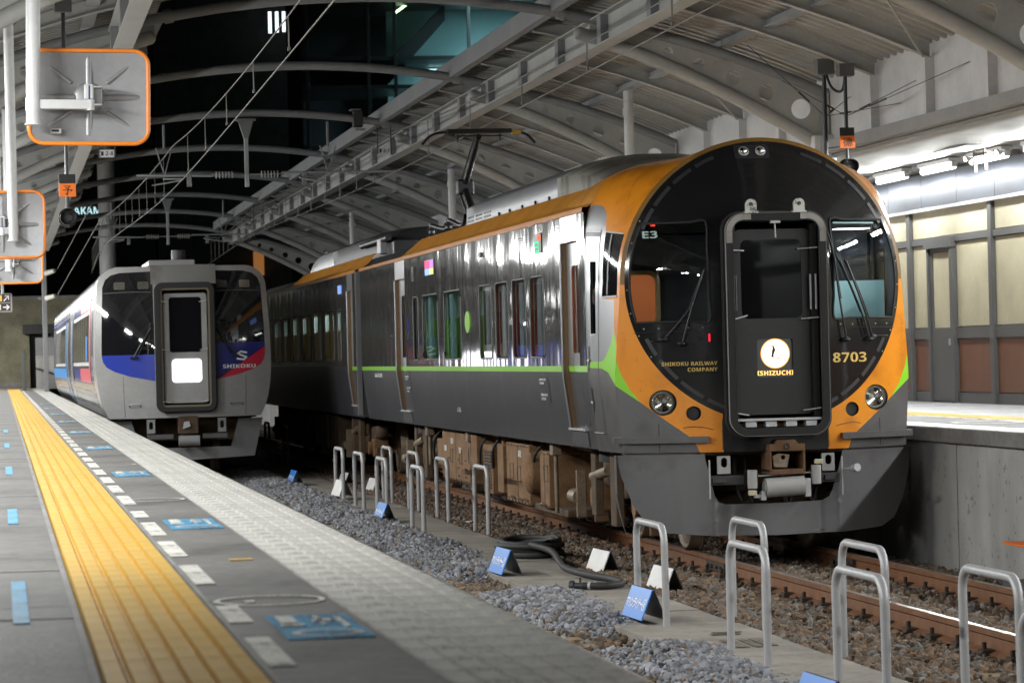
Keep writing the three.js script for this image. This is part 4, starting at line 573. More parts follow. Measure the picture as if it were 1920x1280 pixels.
  put(text('SHIKOKU RAILWAY', 0.033, 1.12, 'right'), -0.505, 1.665, MT.goldText, 'lettering'); put(text('COMPANY', 0.033, 1.12, 'right'), -0.505, 1.612, MT.goldText, 'lettering');
  put(text('8703', 0.085, 1.35), 0.535, 1.66, MT.goldText, 'car_number'); put(text('E3', 0.062, 1.45), -1.085, 2.79, mat({ color: lin(0.42, 0.55, 0.52), roughness: 0.5 }), 'set_code');
  mesh('cab_display', front(text('149', 0.016, 1.1).translate(-1.01, 2.895, 0), -0.02, 0), glow(1, 0.05, 0.02, 2.5), car);
  mesh('cab_tail_glow', front(flat(rrect(-0.575, -0.56, 1.87, 1.94, 0.006)), 0.008, 0), glow(1, 0.02, 0.05, 1.2), car);
  // roof lamps at the top of the mask
  for (const x of [-0.155, -0.005]) { const g = sub('roof_lamp', car), y = 3.545, z = zf(x, y) + 0.012; mesh('ring', new THREE.TorusGeometry(0.040, 0.008, 8, 24).rotateX(-0.5).translate(x, y, z), MT.galv, g); mesh('lens', new THREE.SphereGeometry(0.036, 16, 8, 0, PI * 2, 0, PI / 2).rotateX(PI / 2 - 0.5).scale(1, 1, 0.5).translate(x, y, z), MT.reflector, g); }
  mesh('lamp_plate', front(flat(rrect(-0.24, 0.075, 3.475, 3.60, 0.03)), 0.006), MT.maskDash, car);
  // wipers
  const wiper = (pts, blade, nm = 'wiper') => { const g = sub(nm, car); mesh('arm', tube(pts.map(([x, y]) => [x, y, zf(x, y) + 0.05]), 0.009, 12, 6), MT.black, g); mesh('blade', tube(blade.map(([x, y]) => [x, y, zf(x, y) + 0.03]), 0.010, 10, 6), MT.rubber, g); const [x, y] = pts[0]; mesh('pivot', [new THREE.SphereGeometry(0.035, 12, 8).scale(1.3, 0.7, 1).translate(x, y, zf(x, y) + 0.03)], MT.black, g); };
  wiper([[0.66, 1.86], [0.60, 2.25], [0.565, 2.60]], [[0.52, 2.80], [0.56, 2.62], [0.62, 2.22]]); wiper([[0.90, 1.86], [0.80, 2.15], [0.62, 2.55]], [[0.58, 2.62], [0.69, 2.4], [0.82, 2.1]]); wiper([[0.93, 1.88], [0.84, 2.15], [0.68, 2.55]], [[0.67, 2.56], [0.8, 2.3], [0.9, 2.05]]);
  wiper([[-0.80, 1.86], [-0.72, 2.15], [-0.60, 2.50]], [[-0.59, 2.5], [-0.68, 2.25], [-0.74, 2.1]]); wiper([[-0.95, 1.90], [-0.86, 2.0], [-0.70, 2.2]], [[-0.62, 2.45], [-0.68, 2.3], [-0.75, 2.1]]);
  for (const x of [-0.98, 1.02]) mesh('grab_bar', tube([[x - 0.07, 1.885, zf(x, 1.88) + 0.005], [x - 0.05, 1.885, zf(x, 1.88) + 0.04], [x + 0.05, 1.885, zf(x, 1.88) + 0.04], [x + 0.07, 1.885, zf(x, 1.88)]], 0.008, 14, 6), MT.black, car);
  // ---- gangway: bellows, frame, door, headsign
  const gw = sub('gangway', car); const ringS = (x0, x1, y0, y1, r, t) => holed(rrect(x0 - t, x1 + t, y0 - t, y1 + t, r + t), [rrect(x0, x1, y0, y1, r, THREE.Path)]);
  for (let k = 0; k < 4; k++) mesh('bellows_fold', extr(ringS(-0.405, 0.405, 1.09, 2.93, 0.10, 0.045 + (k % 2) * 0.02), 0.022, 8).translate(0, 0, -0.115 + k * 0.027), MT.rubber, gw);
  mesh('face_frame', extr(ringS(-0.385, 0.385, 1.105, 2.915, 0.10, 0.062), 0.03, 10, 0.006).translate(0, 0, 0.0), mat({ color: lin(0.008, 0.008, 0.008), roughness: 0.75 }), gw);
  mesh('frame_edge', extr(ringS(-0.447, 0.447, 1.043, 2.977, 0.16, 0.004), 0.036, 10).translate(0, 0, 0.0), mat({ color: lin(0.2, 0.19, 0.18), roughness: 0.6 }), gw); mesh('frame_edge', extr(ringS(-0.382, 0.382, 1.108, 2.912, 0.095, 0.003), 0.038, 10).translate(0, 0, 0.0), MT.darkMetal, gw);
  for (const s of [1, -1]) mesh('corner_plate', extr(poly([...arcPts(s * 0.285, 2.815, 0.158, s > 0 ? 0 : PI, PI / 2, 10), ...arcPts(s * 0.285, 2.815, 0.105, PI / 2, s > 0 ? 0 : PI, 10)].concat([])), 0.004).translate(0, 0, 0.038), MT.cornerGrey, gw);
  for (const s of [1, -1]) mesh('corner_plate', [box(s * 0.39, s * 0.443, 2.72, 2.82, 0.038, 0.042)], MT.cornerGrey, gw); for (const s of [1, -1]) mesh('corner_plate', [box(s * 0.22, s * 0.29, 2.92, 2.97, 0.038, 0.042)], MT.cornerGrey, gw);
  for (const s of [1, -1]) { const g = sub('lifting_lug', car); mesh('plate', extr(holed(poly([[-0.05, 0], [0.05, 0], [0.05, 0.06], ...arcPts(0, 0.06, 0.05, 0, PI, 12), [-0.05, 0.06]]), [circ(0, 0.065, 0.018)]), 0.03).translate(s * 0.214, 2.99, 0.0), MT.edge, g); mesh('bolt', cyl([s * 0.214, 3.055, -0.02], [s * 0.214, 3.055, 0.042], 0.016, 10), MT.darkMetal, g); mesh('foot', rbox(s * 0.214 - 0.062, s * 0.214 + 0.062, 2.975, 2.992, -0.06, 0.05, 0.004, 1), MT.edge, g); }
  // door leaf
  const dl = sub('end_door', car); mesh('leaf', extr(holed(rrect(-0.355, 0.345, 1.22, 2.84, 0.07), [rrect(-0.285, 0.26, 2.06, 2.75, 0.06, THREE.Path), rrect(-0.155, 0.165, 1.545, 1.885, 0.03, THREE.Path)]), 0.03, 8).translate(0, 0, -0.16), mat({ color: lin(0.014, 0.014, 0.015), roughness: 0.55, map: TX.nose }), dl);
  mesh('pane', flat(rrect(-0.285, 0.26, 2.06, 2.75, 0.06), 8).translate(0, 0, -0.142), MT.darkGlass, dl); mesh('backing', [box(-0.40, 0.40, 1.10, 2.93, -0.9, -0.88), box(-0.42, -0.40, 1.10, 2.93, -0.9, -0.1), box(0.40, 0.42, 1.10, 2.93, -0.9, -0.1)], MT.inDark, dl);
  for (const [x0, x1] of [[-0.385, -0.34], [0.335, 0.385]]) mesh('side_curtain', box(x0, x1, 1.2, 2.88, -0.15, -0.07), MT.rubber, gw);
  const hs = mesh('headsign_glass', [box(-0.155, 0.165, 1.545, 1.885, -0.158, -0.154)], mat({ color: lin(0.045, 0.047, 0.047), roughness: 0.3 }), dl);
  const sg = glow(1, 0.80, 0.55, 2.6), tg = glow(1, 0.5, 0.14, 2.0); const disc = new THREE.CircleGeometry(0.128, 40).translate(0.01, 1.752, -0.150); mesh('lit_disc', disc, sg, hs);
  mesh('disc_ring', new THREE.RingGeometry(0.122, 0.131, 40).translate(0.01, 1.752, -0.149), glow(1, 0.40, 0.06, 1.6), hs); mesh('disc_ring', new THREE.RingGeometry(0.108, 0.110, 40).translate(0.01, 1.752, -0.1485), glow(1, 0.5, 0.15, 1.0), hs);
  mesh('peak_emblem', [strokes([[[-0.1, -0.045], [-0.05, -0.015], [-0.02, -0.03]], [[0.1, -0.02], [0.05, -0.01], [0.03, -0.04]], [[-0.035, -0.07], [-0.02, -0.02]], [[0.0, -0.075], [0.02, -0.04], [0.06, -0.055]]], 0.0065, 1, 0.01, 1.752).translate(0, 0, -0.148), flat(poly([[-0.03, 0.068], [-0.012, 0.072], [-0.004, 0.05], [0.004, 0.035], [-0.004, 0.012], [-0.012, -0.005], [-0.014, -0.04], [-0.034, -0.02], [-0.030, 0.02], [-0.022, 0.05]])).translate(0.01, 1.752, -0.148)], mat({ color: lin(0.06, 0.03, 0.08), roughness: 0.6 }), hs);
  mesh('lit_name', text('ISHIZUCHI', 0.040, 1.20, 'center').translate(0.008, 1.562, -0.1485), tg, hs);
  { const l = new THREE.RectAreaLight(C(0xffd9a8), 2.5, 0.22, 0.22); l.position.set(0.01, 1.75, -0.13); l.rotation.y = PI; hs.add(l); }
  // rails and stays on the door
  for (const [x, m] of [[-0.345, 0], [0.325, 0], [-0.375, 1], [0.36, 1]]) mesh('hand_rail', rbox(x - 0.008, x + 0.008, 2.13, 2.44, -0.09 + m * 0.05, -0.07 + m * 0.05, 0.004, 1), MT.galv, dl);
  for (const [x0, y, x1, dy] of [[-0.38, 2.66, -0.26, -0.006], [0.38, 2.67, 0.22, -0.01], [-0.37, 2.06, -0.24, 0.03], [0.38, 2.06, 0.24, -0.01], [-0.37, 1.24, -0.25, -0.02], [0.38, 1.27, 0.24, -0.02]]) mesh('stay', cyl([x0, y, -0.02], [x1, y + dy, -0.10], 0.007, 6), MT.galv, dl);
  mesh('hook', [rbox(-0.045, 0.045, 2.885, 2.91, -0.03, 0.03, 0.006, 1), cyl([0, 2.885, 0.0], [0.0, 2.76, 0.01], 0.008, 6)], MT.galv, dl);
  mesh('foot_plate', [box(-0.375, 0.375, 1.17, 1.19, -0.15, 0.0), ...[-0.3, -0.12, 0.06, 0.24].map(x => rbox(x, x + 0.10, 1.115, 1.165, -0.12, -0.02, 0.004, 1))], MT.galv, gw);
  // ---- coupler pocket, coupler, brackets
  mesh('headstock', [rbox(-1.1, 1.1, 0.52, 0.90, -1.2, -1.12, 0.02, 1), box(-0.7, 0.7, 0.88, 0.903, -1.2, -0.25)], MT.underDark, car);
  const cp = sub('coupler', car); mesh('head', [rbox(-0.105, 0.215, 0.90, 0.965, -0.30, 0.02, 0.008, 1), extr(poly([[-0.06, 0.96], [0.16, 0.96], [0.13, 1.0], [-0.03, 1.0]]), 0.05).translate(0, 0, -0.04), rbox(-0.105, -0.085, 0.72, 0.90, -0.3, 0.02, 0.005, 1), rbox(0.195, 0.215, 0.72, 0.90, -0.3, 0.02, 0.005, 1), rbox(-0.105, 0.215, 0.70, 0.745, -0.3, 0.02, 0.006, 1), box(-0.09, 0.2, 0.74, 0.91, -0.32, -0.30)], MT.rustBox, cp);
  mesh('knuckle', extr(holed(poly([[-0.06, 0.76], [0.06, 0.755], [0.085, 0.87], [-0.02, 0.885], [-0.075, 0.86]]), [circ(-0.03, 0.80, 0.026), circ(0.025, 0.845, 0.017)]), 0.18, 10, 0.008).translate(0, 0, -0.2), mat({ color: lin(0.30, 0.26, 0.23), metalness: 0.5, roughness: 0.5, map: TX.rust }), cp);
  mesh('pin', new THREE.TorusGeometry(0.022, 0.008, 8, 18).translate(0.055, 0.945, 0.025), MT.darkMetal, cp);
  const snow = mat({ color: lin(0.40, 0.39, 0.38), map: TX.paint, roughness: 0.6 });
  const jb = sub('jumper_gear', car); mesh('cylinder', [cyl([-0.14, 0.585, -0.02], [0.205, 0.60, -0.02], 0.085, 26), cyl([-0.155, 0.585, -0.02], [-0.14, 0.585, -0.02], 0.06, 20)], snow, jb);
  for (const [x, y0, y1] of [[-0.255, 0.585, 0.745], [0.315, 0.61, 0.775]]) mesh('side_cylinder', [cyl([x, y0, -0.01], [x, y1, -0.01], 0.043, 20)], snow, jb);
  mesh('cross_bar', [cyl([-0.2, 0.69, -0.03], [0.27, 0.71, -0.03], 0.008, 8), rbox(-0.185, -0.14, 0.48, 0.56, -0.06, 0.02, 0.005, 1), rbox(0.21, 0.26, 0.50, 0.66, -0.06, 0.02, 0.005, 1), rbox(-0.24, -0.15, 0.50, 0.53, -0.04, 0.0, 0.005, 1)], MT.galv, jb);
  mesh('yellow_tag', [rbox(-0.30, -0.225, 0.525, 0.57, 0.0, 0.03, 0.006, 1), rbox(0.295, 0.37, 0.785, 0.825, 0.0, 0.03, 0.006, 1)], MT.cream, jb);
  mesh('beam', [rbox(-0.60, -0.3, 0.615, 0.70, -0.2, -0.14, 0.006, 1), rbox(0.36, 0.56, 0.615, 0.70, -0.2, -0.14, 0.006, 1), rbox(-0.58, -0.46, 0.635, 0.68, -0.14, -0.11, 0.005, 1), rbox(0.42, 0.52, 0.635, 0.68, -0.14, -0.11, 0.005, 1)], MT.darkMetal, jb);
  for (const x of [-0.535, 0.40]) mesh('tow_bracket', extr(holed(rrect(x, x + 0.115, 0.715, 0.87, 0.006), [rrect(x + 0.032, x + 0.088, 0.77, 0.855, 0.027, THREE.Path)]), 0.03, 8).translate(0, 0, -0.16), snow, car);
  // brake hoses hanging in the pocket
  for (const [x, b] of [[-0.30, 0.46], [-0.2, 0.44], [0.32, 0.45], [0.1, 0.43]]) mesh('air_hose', tube([[x, 0.84, -0.5], [x - 0.03, 0.62, -0.35], [x + 0.03, b, -0.3], [x + 0.1, 0.6, -0.4]], 0.018, 20, 6), MT.rubber, car);
  for (const x of [-0.612, 0.575]) mesh('pocket_post', rbox(x - 0.006, x + 0.006, 0.50, 0.84, -0.12, -0.10, 0.003, 1), MT.galv, car);
  // ---- skirt (snow plough)
  const zs = (x, y) => -0.06 - 0.50 * (Math.abs(x) / 1.33) ** 2.2 - (y - 0.2) * 0.04;
  const plough = new THREE.Shape(); [[-1.345, 0.888], [-1.31, 0.70], [-1.22, 0.44], [-1.12, 0.28], [-0.98, 0.205], [-0.6, 0.178], [0, 0.165], [0.6, 0.178], [0.98, 0.205], [1.12, 0.28], [1.22, 0.44], [1.31, 0.70], [1.335, 0.888], [0.60, 0.888], [0.50, 0.55], [0.47, 0.49], [0.41, 0.455], [0, 0.445], [-0.46, 0.445], [-0.53, 0.47], [-0.565, 0.53], [-0.64, 0.888]].forEach((p, i) => i ? plough.lineTo(...p) : plough.moveTo(...p));
  mesh('snow_plough', warp(flat(plough), (x, y) => { const k = Math.abs(x) < 0.56 && y < 0.5; return [x, y, zs(x, y) - (Math.abs(x) < 0.40 ? 0.10 : Math.abs(x) < 0.56 ? 0.10 * (0.56 - Math.abs(x)) / 0.16 : 0)]; }, 0.06, 9), MT.grey, car);
  mesh('plough_return', [warp(flat(poly([[0.0, 0.17], [0.0, 0.888], [0.9, 0.888], [0.75, 0.6], [0.4, 0.25]])), (u, y) => [-1.345 + 0.3 * Math.max(0, 0.5 - y) ** 1.2, y, -0.585 - u * 0.12], 0.2), warp(flat(poly([[0.0, 0.17], [0.0, 0.888], [0.9, 0.888], [0.75, 0.6], [0.4, 0.25]])), (u, y) => [1.335 - 0.3 * Math.max(0, 0.5 - y) ** 1.2, y, -0.585 - u * 0.12], 0.2)], MT.grey, car);
  mesh('tow_pin', [cyl([0.60, 0.72, -0.1], [0.66, 0.74, 0.06], 0.016, 10), cyl([0.645, 0.735, 0.02], [0.665, 0.745, 0.08], 0.035, 14)], MT.galv, car);
}
// ---- car bodies
const SIDE_TOP = 3.08;
function carBody(t, z0, z1, spec) { // z0 front joint (less negative), z1 rear
  const L = HW; const wins = spec.windows, doors = spec.doors;
  const onSide = (g, off = 0) => warp(g, (z, y) => [-(Wy(y) + off), y, z], 0, 0);
  // near side: stainless above the stripe, painted below; openings for windows and doors
  const up = new THREE.Shape(); up.moveTo(z1, 1.68); up.lineTo(z0, 1.68); up.lineTo(z0, SIDE_TOP); up.lineTo(z1, SIDE_TOP); up.closePath();
  const cuts = doors.map(([a, b]) => [Math.max(a, b), Math.min(a, b)]).sort((p, q) => q[0] - p[0]);
  const segs = []; let c = z0; for (const [a, b] of cuts) { segs.push([c, a]); c = b; } segs.push([c, z1]);
  for (const [a, b] of segs) { const s = poly([[b, 1.68], [a, 1.68], [a, SIDE_TOP], [b, SIDE_TOP]]); for (const w of wins) if (w[0] < a && w[1] > b) s.holes.push(rrect(w[1], w[0], w[2] ?? 1.765, w[3] ?? 2.57, 0.07, THREE.Path)); mesh('side_panel', onSide(flat(s, 6)), MT.stainless, t); mesh('green_stripe', onSide(flat(poly([[b, 1.625], [a, 1.625], [a, 1.68], [b, 1.68]])), 0.001), spec.noGreen && b < spec.noGreen ? MT.greySide : MT.green, t); mesh('lower_panel', warp(flat(poly([[b, 0.915], [a, 0.915], [a, 1.625], [b, 1.625]])), (z, y) => [-Wy(y), y, z], 0.5, 5), MT.greySide, t); }
  for (const [a, b] of cuts) { mesh('door_header', [box(-HW, -HW + 0.03, 2.84, SIDE_TOP, a, b)], MT.silver, t); mesh('door_sill', warp(flat(poly([[b, 0.915], [a, 0.915], [a, 1.09], [b, 1.09]])), (z, y) => [-Wy(y), y, z], 0), MT.greySide, t);
    const d = sub('passenger_door', t); const inset = 0.055; mesh('leaf', [warp(flat(holed(poly([[b, 1.09], [a, 1.09], [a, 2.84], [b, 2.84]]), [rrect(b + 0.25, a - 0.22, 1.80, 2.62, 0.06, THREE.Path)])), (z, y) => [-Wy(y) + inset, y, z], 0.4)], MT.silver, d); mesh('pane', onSide(flat(rrect(b + 0.25, a - 0.22, 1.80, 2.62, 0.06)), -inset - 0.01), MT.glassTint, d);
    mesh('green_stripe', onSide(flat(poly([[b, 1.625], [a, 1.625], [a, 1.68], [b, 1.68]])), -inset + 0.003), MT.green, d); mesh('lower_leaf', warp(flat(poly([[b, 1.09], [a, 1.09], [a, 1.62], [b, 1.62]])), (z, y) => [-Wy(y) + inset - 0.003, y, z], 0.3), MT.greySide, d);
    for (const [z, w, m] of [[b, 0.03, MT.silver], [a, -0.03, MT.silver]]) mesh('door_jamb', warp(flat(poly([[0, 1.09], [inset, 1.09], [inset, 2.84], [0, 2.84]])), (u, y) => [-Wy(y) + u, y, z], 0.4), mat({ color: lin(0.22, 0.14, 0.07), metalness: 0.4, roughness: 0.45 }), d);
    mesh('jamb_edge', tube([[-Wy(1.09) - 0.004, 1.09, b], [-Wy(1.4) - 0.004, 1.4, b], [-Wy(1.65) - 0.004, 1.65, b], [-HW - 0.004, 2.2, b], [-HW - 0.004, 2.84, b]], 0.012, 20, 6), MT.silver, d); mesh('step', [rbox(-Wy(1.09) - 0.03, -Wy(1.09) + 0.08, 1.075, 1.095, b, a, 0.004, 1)], MT.galv, d); mesh('step_plate', warp(flat(poly([[b + 0.02, 0.93], [a - 0.02, 0.93], [a - 0.02, 1.07], [b + 0.02, 1.07]])), (z, y) => [-Wy(y) - 0.006, y, z], 0), mat({ color: lin(0.035, 0.034, 0.036), roughness: 0.6 }), d); }
  for (const w of wins) { const g = sub('window', t), y0 = w[2] ?? 1.765, y1 = w[3] ?? 2.57; mesh('pane', flat(rrect(w[1], w[0], y0, y1, 0.07), 6).rotateY(-PI / 2).applyMatrix4(new THREE.Matrix4().makeScale(1, 1, 1)).translate(-HW + 0.02, 0, 0), MT.glassTint, g); const lp = rrect(w[1], w[0], y0, y1, 0.07).getPoints(5).map(p => [-HW + 0.004, p.y, p.x]); lp.pop(); mesh('seal', tube(lp, 0.012, 60, 5, true, 0.2), MT.frame, g); if (w[4]) mesh('curtain', [0, 1, 2, 3].map(k => cyl([-HW + 0.09, y0 + 0.02, w[1] + 0.06 + k * 0.05], [-HW + 0.09, y1, w[1] + 0.06 + k * 0.05], 0.028, 6)), w[4], g); }
  // cove, roof, far side, ends, floor
  const ext = (pts, mt, nm) => { const gs = []; for (let i = 0; i + 1 < pts.length; i++) { const [a, b] = [pts[i], pts[i + 1]]; const g = new THREE.BufferGeometry(); g.setAttribute('position', new THREE.Float32BufferAttribute([a[0], a[1], z0, b[0], b[1], z0, b[0], b[1], z1, a[0], a[1], z0, b[0], b[1], z1, a[0], a[1], z1], 3)); g.computeVertexNormals(); gs.push(g); } return mesh(nm, gs, mt, t); };
  for (const s of [-1, 1]) { ext([[s * HW, SIDE_TOP], [s * (HW + 0.018), SIDE_TOP + 0.002], [s * (HW + 0.012), 3.125], [s * 1.37, 3.13]], MT.orange, 'gutter'); }
  const cf = spec.coveFrom ?? z0, ct = spec.coveTo ?? z1;
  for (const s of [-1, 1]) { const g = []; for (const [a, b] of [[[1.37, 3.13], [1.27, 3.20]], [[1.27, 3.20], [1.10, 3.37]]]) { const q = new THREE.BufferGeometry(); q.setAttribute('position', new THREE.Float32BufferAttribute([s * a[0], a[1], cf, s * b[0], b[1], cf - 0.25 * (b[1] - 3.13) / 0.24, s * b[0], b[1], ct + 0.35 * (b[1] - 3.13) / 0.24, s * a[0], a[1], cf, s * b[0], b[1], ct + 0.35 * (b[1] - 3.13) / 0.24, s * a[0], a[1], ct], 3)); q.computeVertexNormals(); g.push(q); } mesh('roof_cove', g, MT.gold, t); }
  ext([[-1.30, 3.15], [-1.06, 3.30], [0, 3.38], [1.06, 3.30], [1.30, 3.15]], MT.darkMetal, 'roof');
  ext([[HW, SIDE_TOP], [HW, 1.65]], MT.stainless, 'far_side'); ext([[HW, 1.65], [Wy(0.92), 0.92]], MT.greySide, 'far_side'); ext([[-Wy(0.92), 0.92], [Wy(0.92), 0.92]], MT.underDark, 'floor_pan');
  for (const z of (spec.ends ?? [z0, z1])) mesh('end_wall', flat(poly([[-Wy(0.92), 0.92], [Wy(0.92), 0.92], [HW, 1.65], [HW, SIDE_TOP], [1.1, 3.3], [-1.1, 3.3], [-HW, SIDE_TOP], [-HW, 1.65]])).translate(0, 0, z), MT.frame, t);
}
// ---- interiors
function interior(t, z0, z1, seat, wallM, opt = {}) {
  const g = sub('interior', t); mesh('end_panel', box(-1.25, 1.25, 1.13, 2.86, z1, z1 + 0.03), wallM, g); mesh('floor', box(-1.22, 1.22, 1.10, 1.13, z0, z1), MT.inGrey, g); mesh('ceiling', box(-1.2, 1.2, 2.86, 2.88, z0, z1), MT.inGrey, g); mesh('far_wall', box(1.30, 1.33, 1.13, 2.86, z0, z1), wallM, g);
  const sg = join([rbox(-0.46, 0.46, 0.30, 0.44, -0.24, 0.24, 0.05, 2), new RoundedBoxGeometry(0.92, 0.78, 0.13, 2, 0.05).rotateX(0.22).translate(0, 0.76, -0.28), rbox(-0.46, -0.40, 0.5, 0.56, -0.2, 0.2, 0.02, 1)]);
  for (let z = z0 - 0.6; z > z1 + 0.4; z -= 0.98) for (const x of [-0.78, 0.78]) { const o = mesh('seat', sg, seat, g); o.position.set(x, 1.13, z); const h = mesh('head_cover', rbox(-0.4, 0.4, 0.98, 1.14, -0.30, -0.27, 0.01, 1), MT.boardWhite, o); h.position.z = 0.0; }
  mesh('luggage_rack', [box(-1.28, -0.95, 2.58, 2.60, z0, z1), box(0.95, 1.28, 2.58, 2.60, z0, z1)], MT.inGrey, g);
  if (opt.light) { for (let z = z0 - 1; z > z1; z -= 2.6) { mesh('ceiling_light', box(-0.12, 0.12, 2.845, 2.856, z - 0.5, z + 0.5), glow(1, 0.93, 0.82, Math.min(3, opt.light * 0.5)), g); lampLight(g, [0, 2.83, z], 1.0, 0.24, C(0xfff0dc), opt.light, [0, -1, 0]); } }
  return g;
}
{
  const zz = z => z + 27.6; const W = (a, b, y0, y1, c) => [zz(a), zz(b), y0, y1, c];
  carBody(car, -1.55, -20.2, { windows: [W(-31.46, -32.3, 1.765, 2.57, MT.inGrey), W(-32.56, -33.44, 1.765, 2.57, MT.inGrey), W(-33.72, -34.6, 1.765, 2.57, MT.inGrey), W(-34.9, -35.8, 1.765, 2.57, MT.inGrey), W(-37.28, -38.72, 1.765, 2.57, MT.inTeal), W(-39.28, -40.72, 1.765, 2.57, MT.inTeal), W(-41.18, -41.68)], doors: [[zz(-29.52), zz(-30.42)], [zz(-42.5), zz(-43.55)]], coveFrom: -1.55, coveTo: -15.8, ends: [-20.2] });
  interior(car, zz(-31.1), zz(-36.5), MT.inRed, MT.inOrange, { light: 7 }); interior(car, zz(-36.9), zz(-42.3), MT.inGreen, MT.inBlue, { light: 18 });
  const pt = sub('cab_partition', car); mesh('panel', flat(holed(poly([[-1.36, 1.13], [1.36, 1.13], [1.36, 2.95], [-1.36, 2.95]]), [rrect(-1.15, -0.72, 2.05, 2.50, 0.08, THREE.Path)]), 6).translate(0, 0, -1.75), MT.inDark, pt); mesh('teal_panel', [box(0.52, 1.36, 1.13, 2.40, -1.45, -1.42)], MT.inTeal, pt); mesh('gold_frame', [extr(holed(rrect(-1.19, -0.68, 2.01, 2.54, 0.11), [rrect(-1.15, -0.72, 2.05, 2.50, 0.08, THREE.Path)]), 0.03).translate(0, 0, -1.74)], mat({ color: lin(0.45, 0.30, 0.10), roughness: 0.4 }), pt);
  mesh('vestibule_wall', [box(-1.34, 1.34, 1.13, 2.88, -3.4, -3.37), box(-1.34, 1.34, 2.86, 2.88, -3.4, -1.75), box(1.30, 1.33, 1.13, 2.88, -3.4, -1.75), box(-1.2, 1.2, 1.10, 1.13, -3.4, -0.7)], MT.inOrange, pt); mesh('vestibule_seat', rbox(-1.2, -0.75, 2.0, 2.14, -2.9, -2.6, 0.06, 2), MT.inRed, pt); mesh('vestibule_lamp', box(-0.9, -0.3, 2.845, 2.855, -2.9, -2.3), glow(1, 0.85, 0.65, 2), pt); lampLight(pt, [-0.6, 2.83, -2.6], 0.6, 0.6, C(0xffe0b8), 2.2, [0, -1, 0]);
  mesh('cab_desk', rbox(0.5, 1.2, 1.85, 2.0, -1.0, -0.55, 0.04, 2), MT.inDark, pt); lampLight(pt, [0.95, 2.85, -1.0], 0.3, 0.2, C(0xd8f4ff), 20, [0, -1, -0.6]); mesh('cab_lamp', box(0.8, 1.1, 2.855, 2.865, -1.1, -0.9), glow(0.85, 0.96, 1, 2), pt); mesh('cab_ceiling', box(-0.95, 0.95, 2.97, 2.99, -1.75, -0.6), MT.inDark, pt);
  // displays, vents, marks on the side
  const bd = (z0, z1, y0, y1, m, nm, off = 0.004, par = car) => mesh(nm, box(-HW - off, -HW + 0.002, y0, y1, zz(z0), zz(z1)), m, par);
  const d1 = bd(-31.49, -31.92, 2.79, 2.99, MT.black, 'side_display', 0.008); bd(-31.52, -31.68, 2.92, 2.97, glow(1, 0.12, 0.03, 1.6), 'display_red', 0.012, d1); mesh('display_green', strokes([[[0, 0], [0.22, 0], [0.22, 0.09], [0, 0.09], [0, 0]], [[0.05, 0.045], [0.17, 0.045]]], 0.018, 1, 0, 0).rotateY(-PI / 2).translate(-HW - 0.013, 2.81, zz(-31.84)), glow(0.03, 1, 0.35, 1.3), d1);
  const d2 = bd(-39.5, -40.35, 2.81, 3.0, MT.black, 'side_display', 0.008); bd(-39.85, -40.3, 2.90, 2.99, glow(1, 0.1, 0.25, 1.4), 'display_red', 0.012, d2); bd(-39.55, -39.84, 2.90, 2.99, glow(0.6, 0.25, 1, 1.3), 'display_violet', 0.012, d2); bd(-39.85, -40.3, 2.815, 2.89, glow(0.25, 0.4, 1, 1.6), 'display_blue', 0.012, d2); bd(-39.55, -39.84, 2.815, 2.89, glow(1, 0.85, 0.2, 1.2), 'display_yellow', 0.012, d2);
  for (let k = 0; k < 9; k++) bd(-32.72, -32.98, 2.80 + k * 0.022, 2.811 + k * 0.022, MT.black, 'vent_slot'); for (let k = 0; k < 9; k++) bd(-41.5, -41.75, 2.78 + k * 0.022, 2.789 + k * 0.022, MT.frame, 'vent_slot');
  mesh('step_light', rbox(-HW - 0.03, -HW, 2.88, 2.94, zz(-35.6), zz(-35.5), 0.01, 1), MT.galv, car);
  mesh('green_emblem', new THREE.CylinderGeometry(0.125, 0.125, 0.012, 28).rotateZ(PI / 2).scale(1, 1, 1.6).translate(-HW - 0.004, 2.185, zz(-36.7)), MT.green, car);
  const sideText = (str, size, sx, z, y, m) => mesh('lettering', (() => { const g = text(str, size, sx); g.rotateY(-PI / 2); return g.translate(-Wy(y) - 0.007, y, zz(z)); })(), m, car);
  sideText('8703', 0.10, 1.0, -38.1, 1.14, MT.edge); sideText('SHIKOKU 8700', 0.05, 1.9, -46.2, 1.53, MT.whiteText);
  for (const z of [-31.35, -42.2]) { mesh('notice_plate', warp(flat(poly([[zz(z) - 0.55, 1.32], [zz(z), 1.32], [zz(z), 1.575], [zz(z) - 0.55, 1.575]])), (u, y) => [-Wy(y) - 0.004, y, u], 0), mat({ color: lin(0.03, 0.03, 0.035), roughness: 0.4 }), car); for (const [y, s] of [[1.535, 'SHIKOKU EXPRESS'], [1.50, 'SERIES 8000'], [1.385, 'SHIKOKU EXPRESS'], [1.345, 'SERIES 8000']]) mesh('lettering', text(s, 0.022, 1.5).rotateY(-PI / 2).translate(-Wy(y) - 0.010, y, zz(z) - 0.5), MT.whiteText, car); }
  mesh('blue_sticker', box(-HW - 0.004, -HW, 2.12, 2.30, zz(-42.1), zz(-42.25)), MT.blue, car);
  // roof: dome seam, shroud, pantograph, insulators
  mesh('roof_shroud', [warp(new THREE.BoxGeometry(1, 1, 6.7, 10, 1, 8), (x, y, z) => { const k = Math.abs(x) * 2; return [x * 1.78, y > 0 ? 3.85 - 0.22 * k ** 2.5 : 3.30, zz(-36.85) + z]; }, 0)], MT.roofSilver, car);
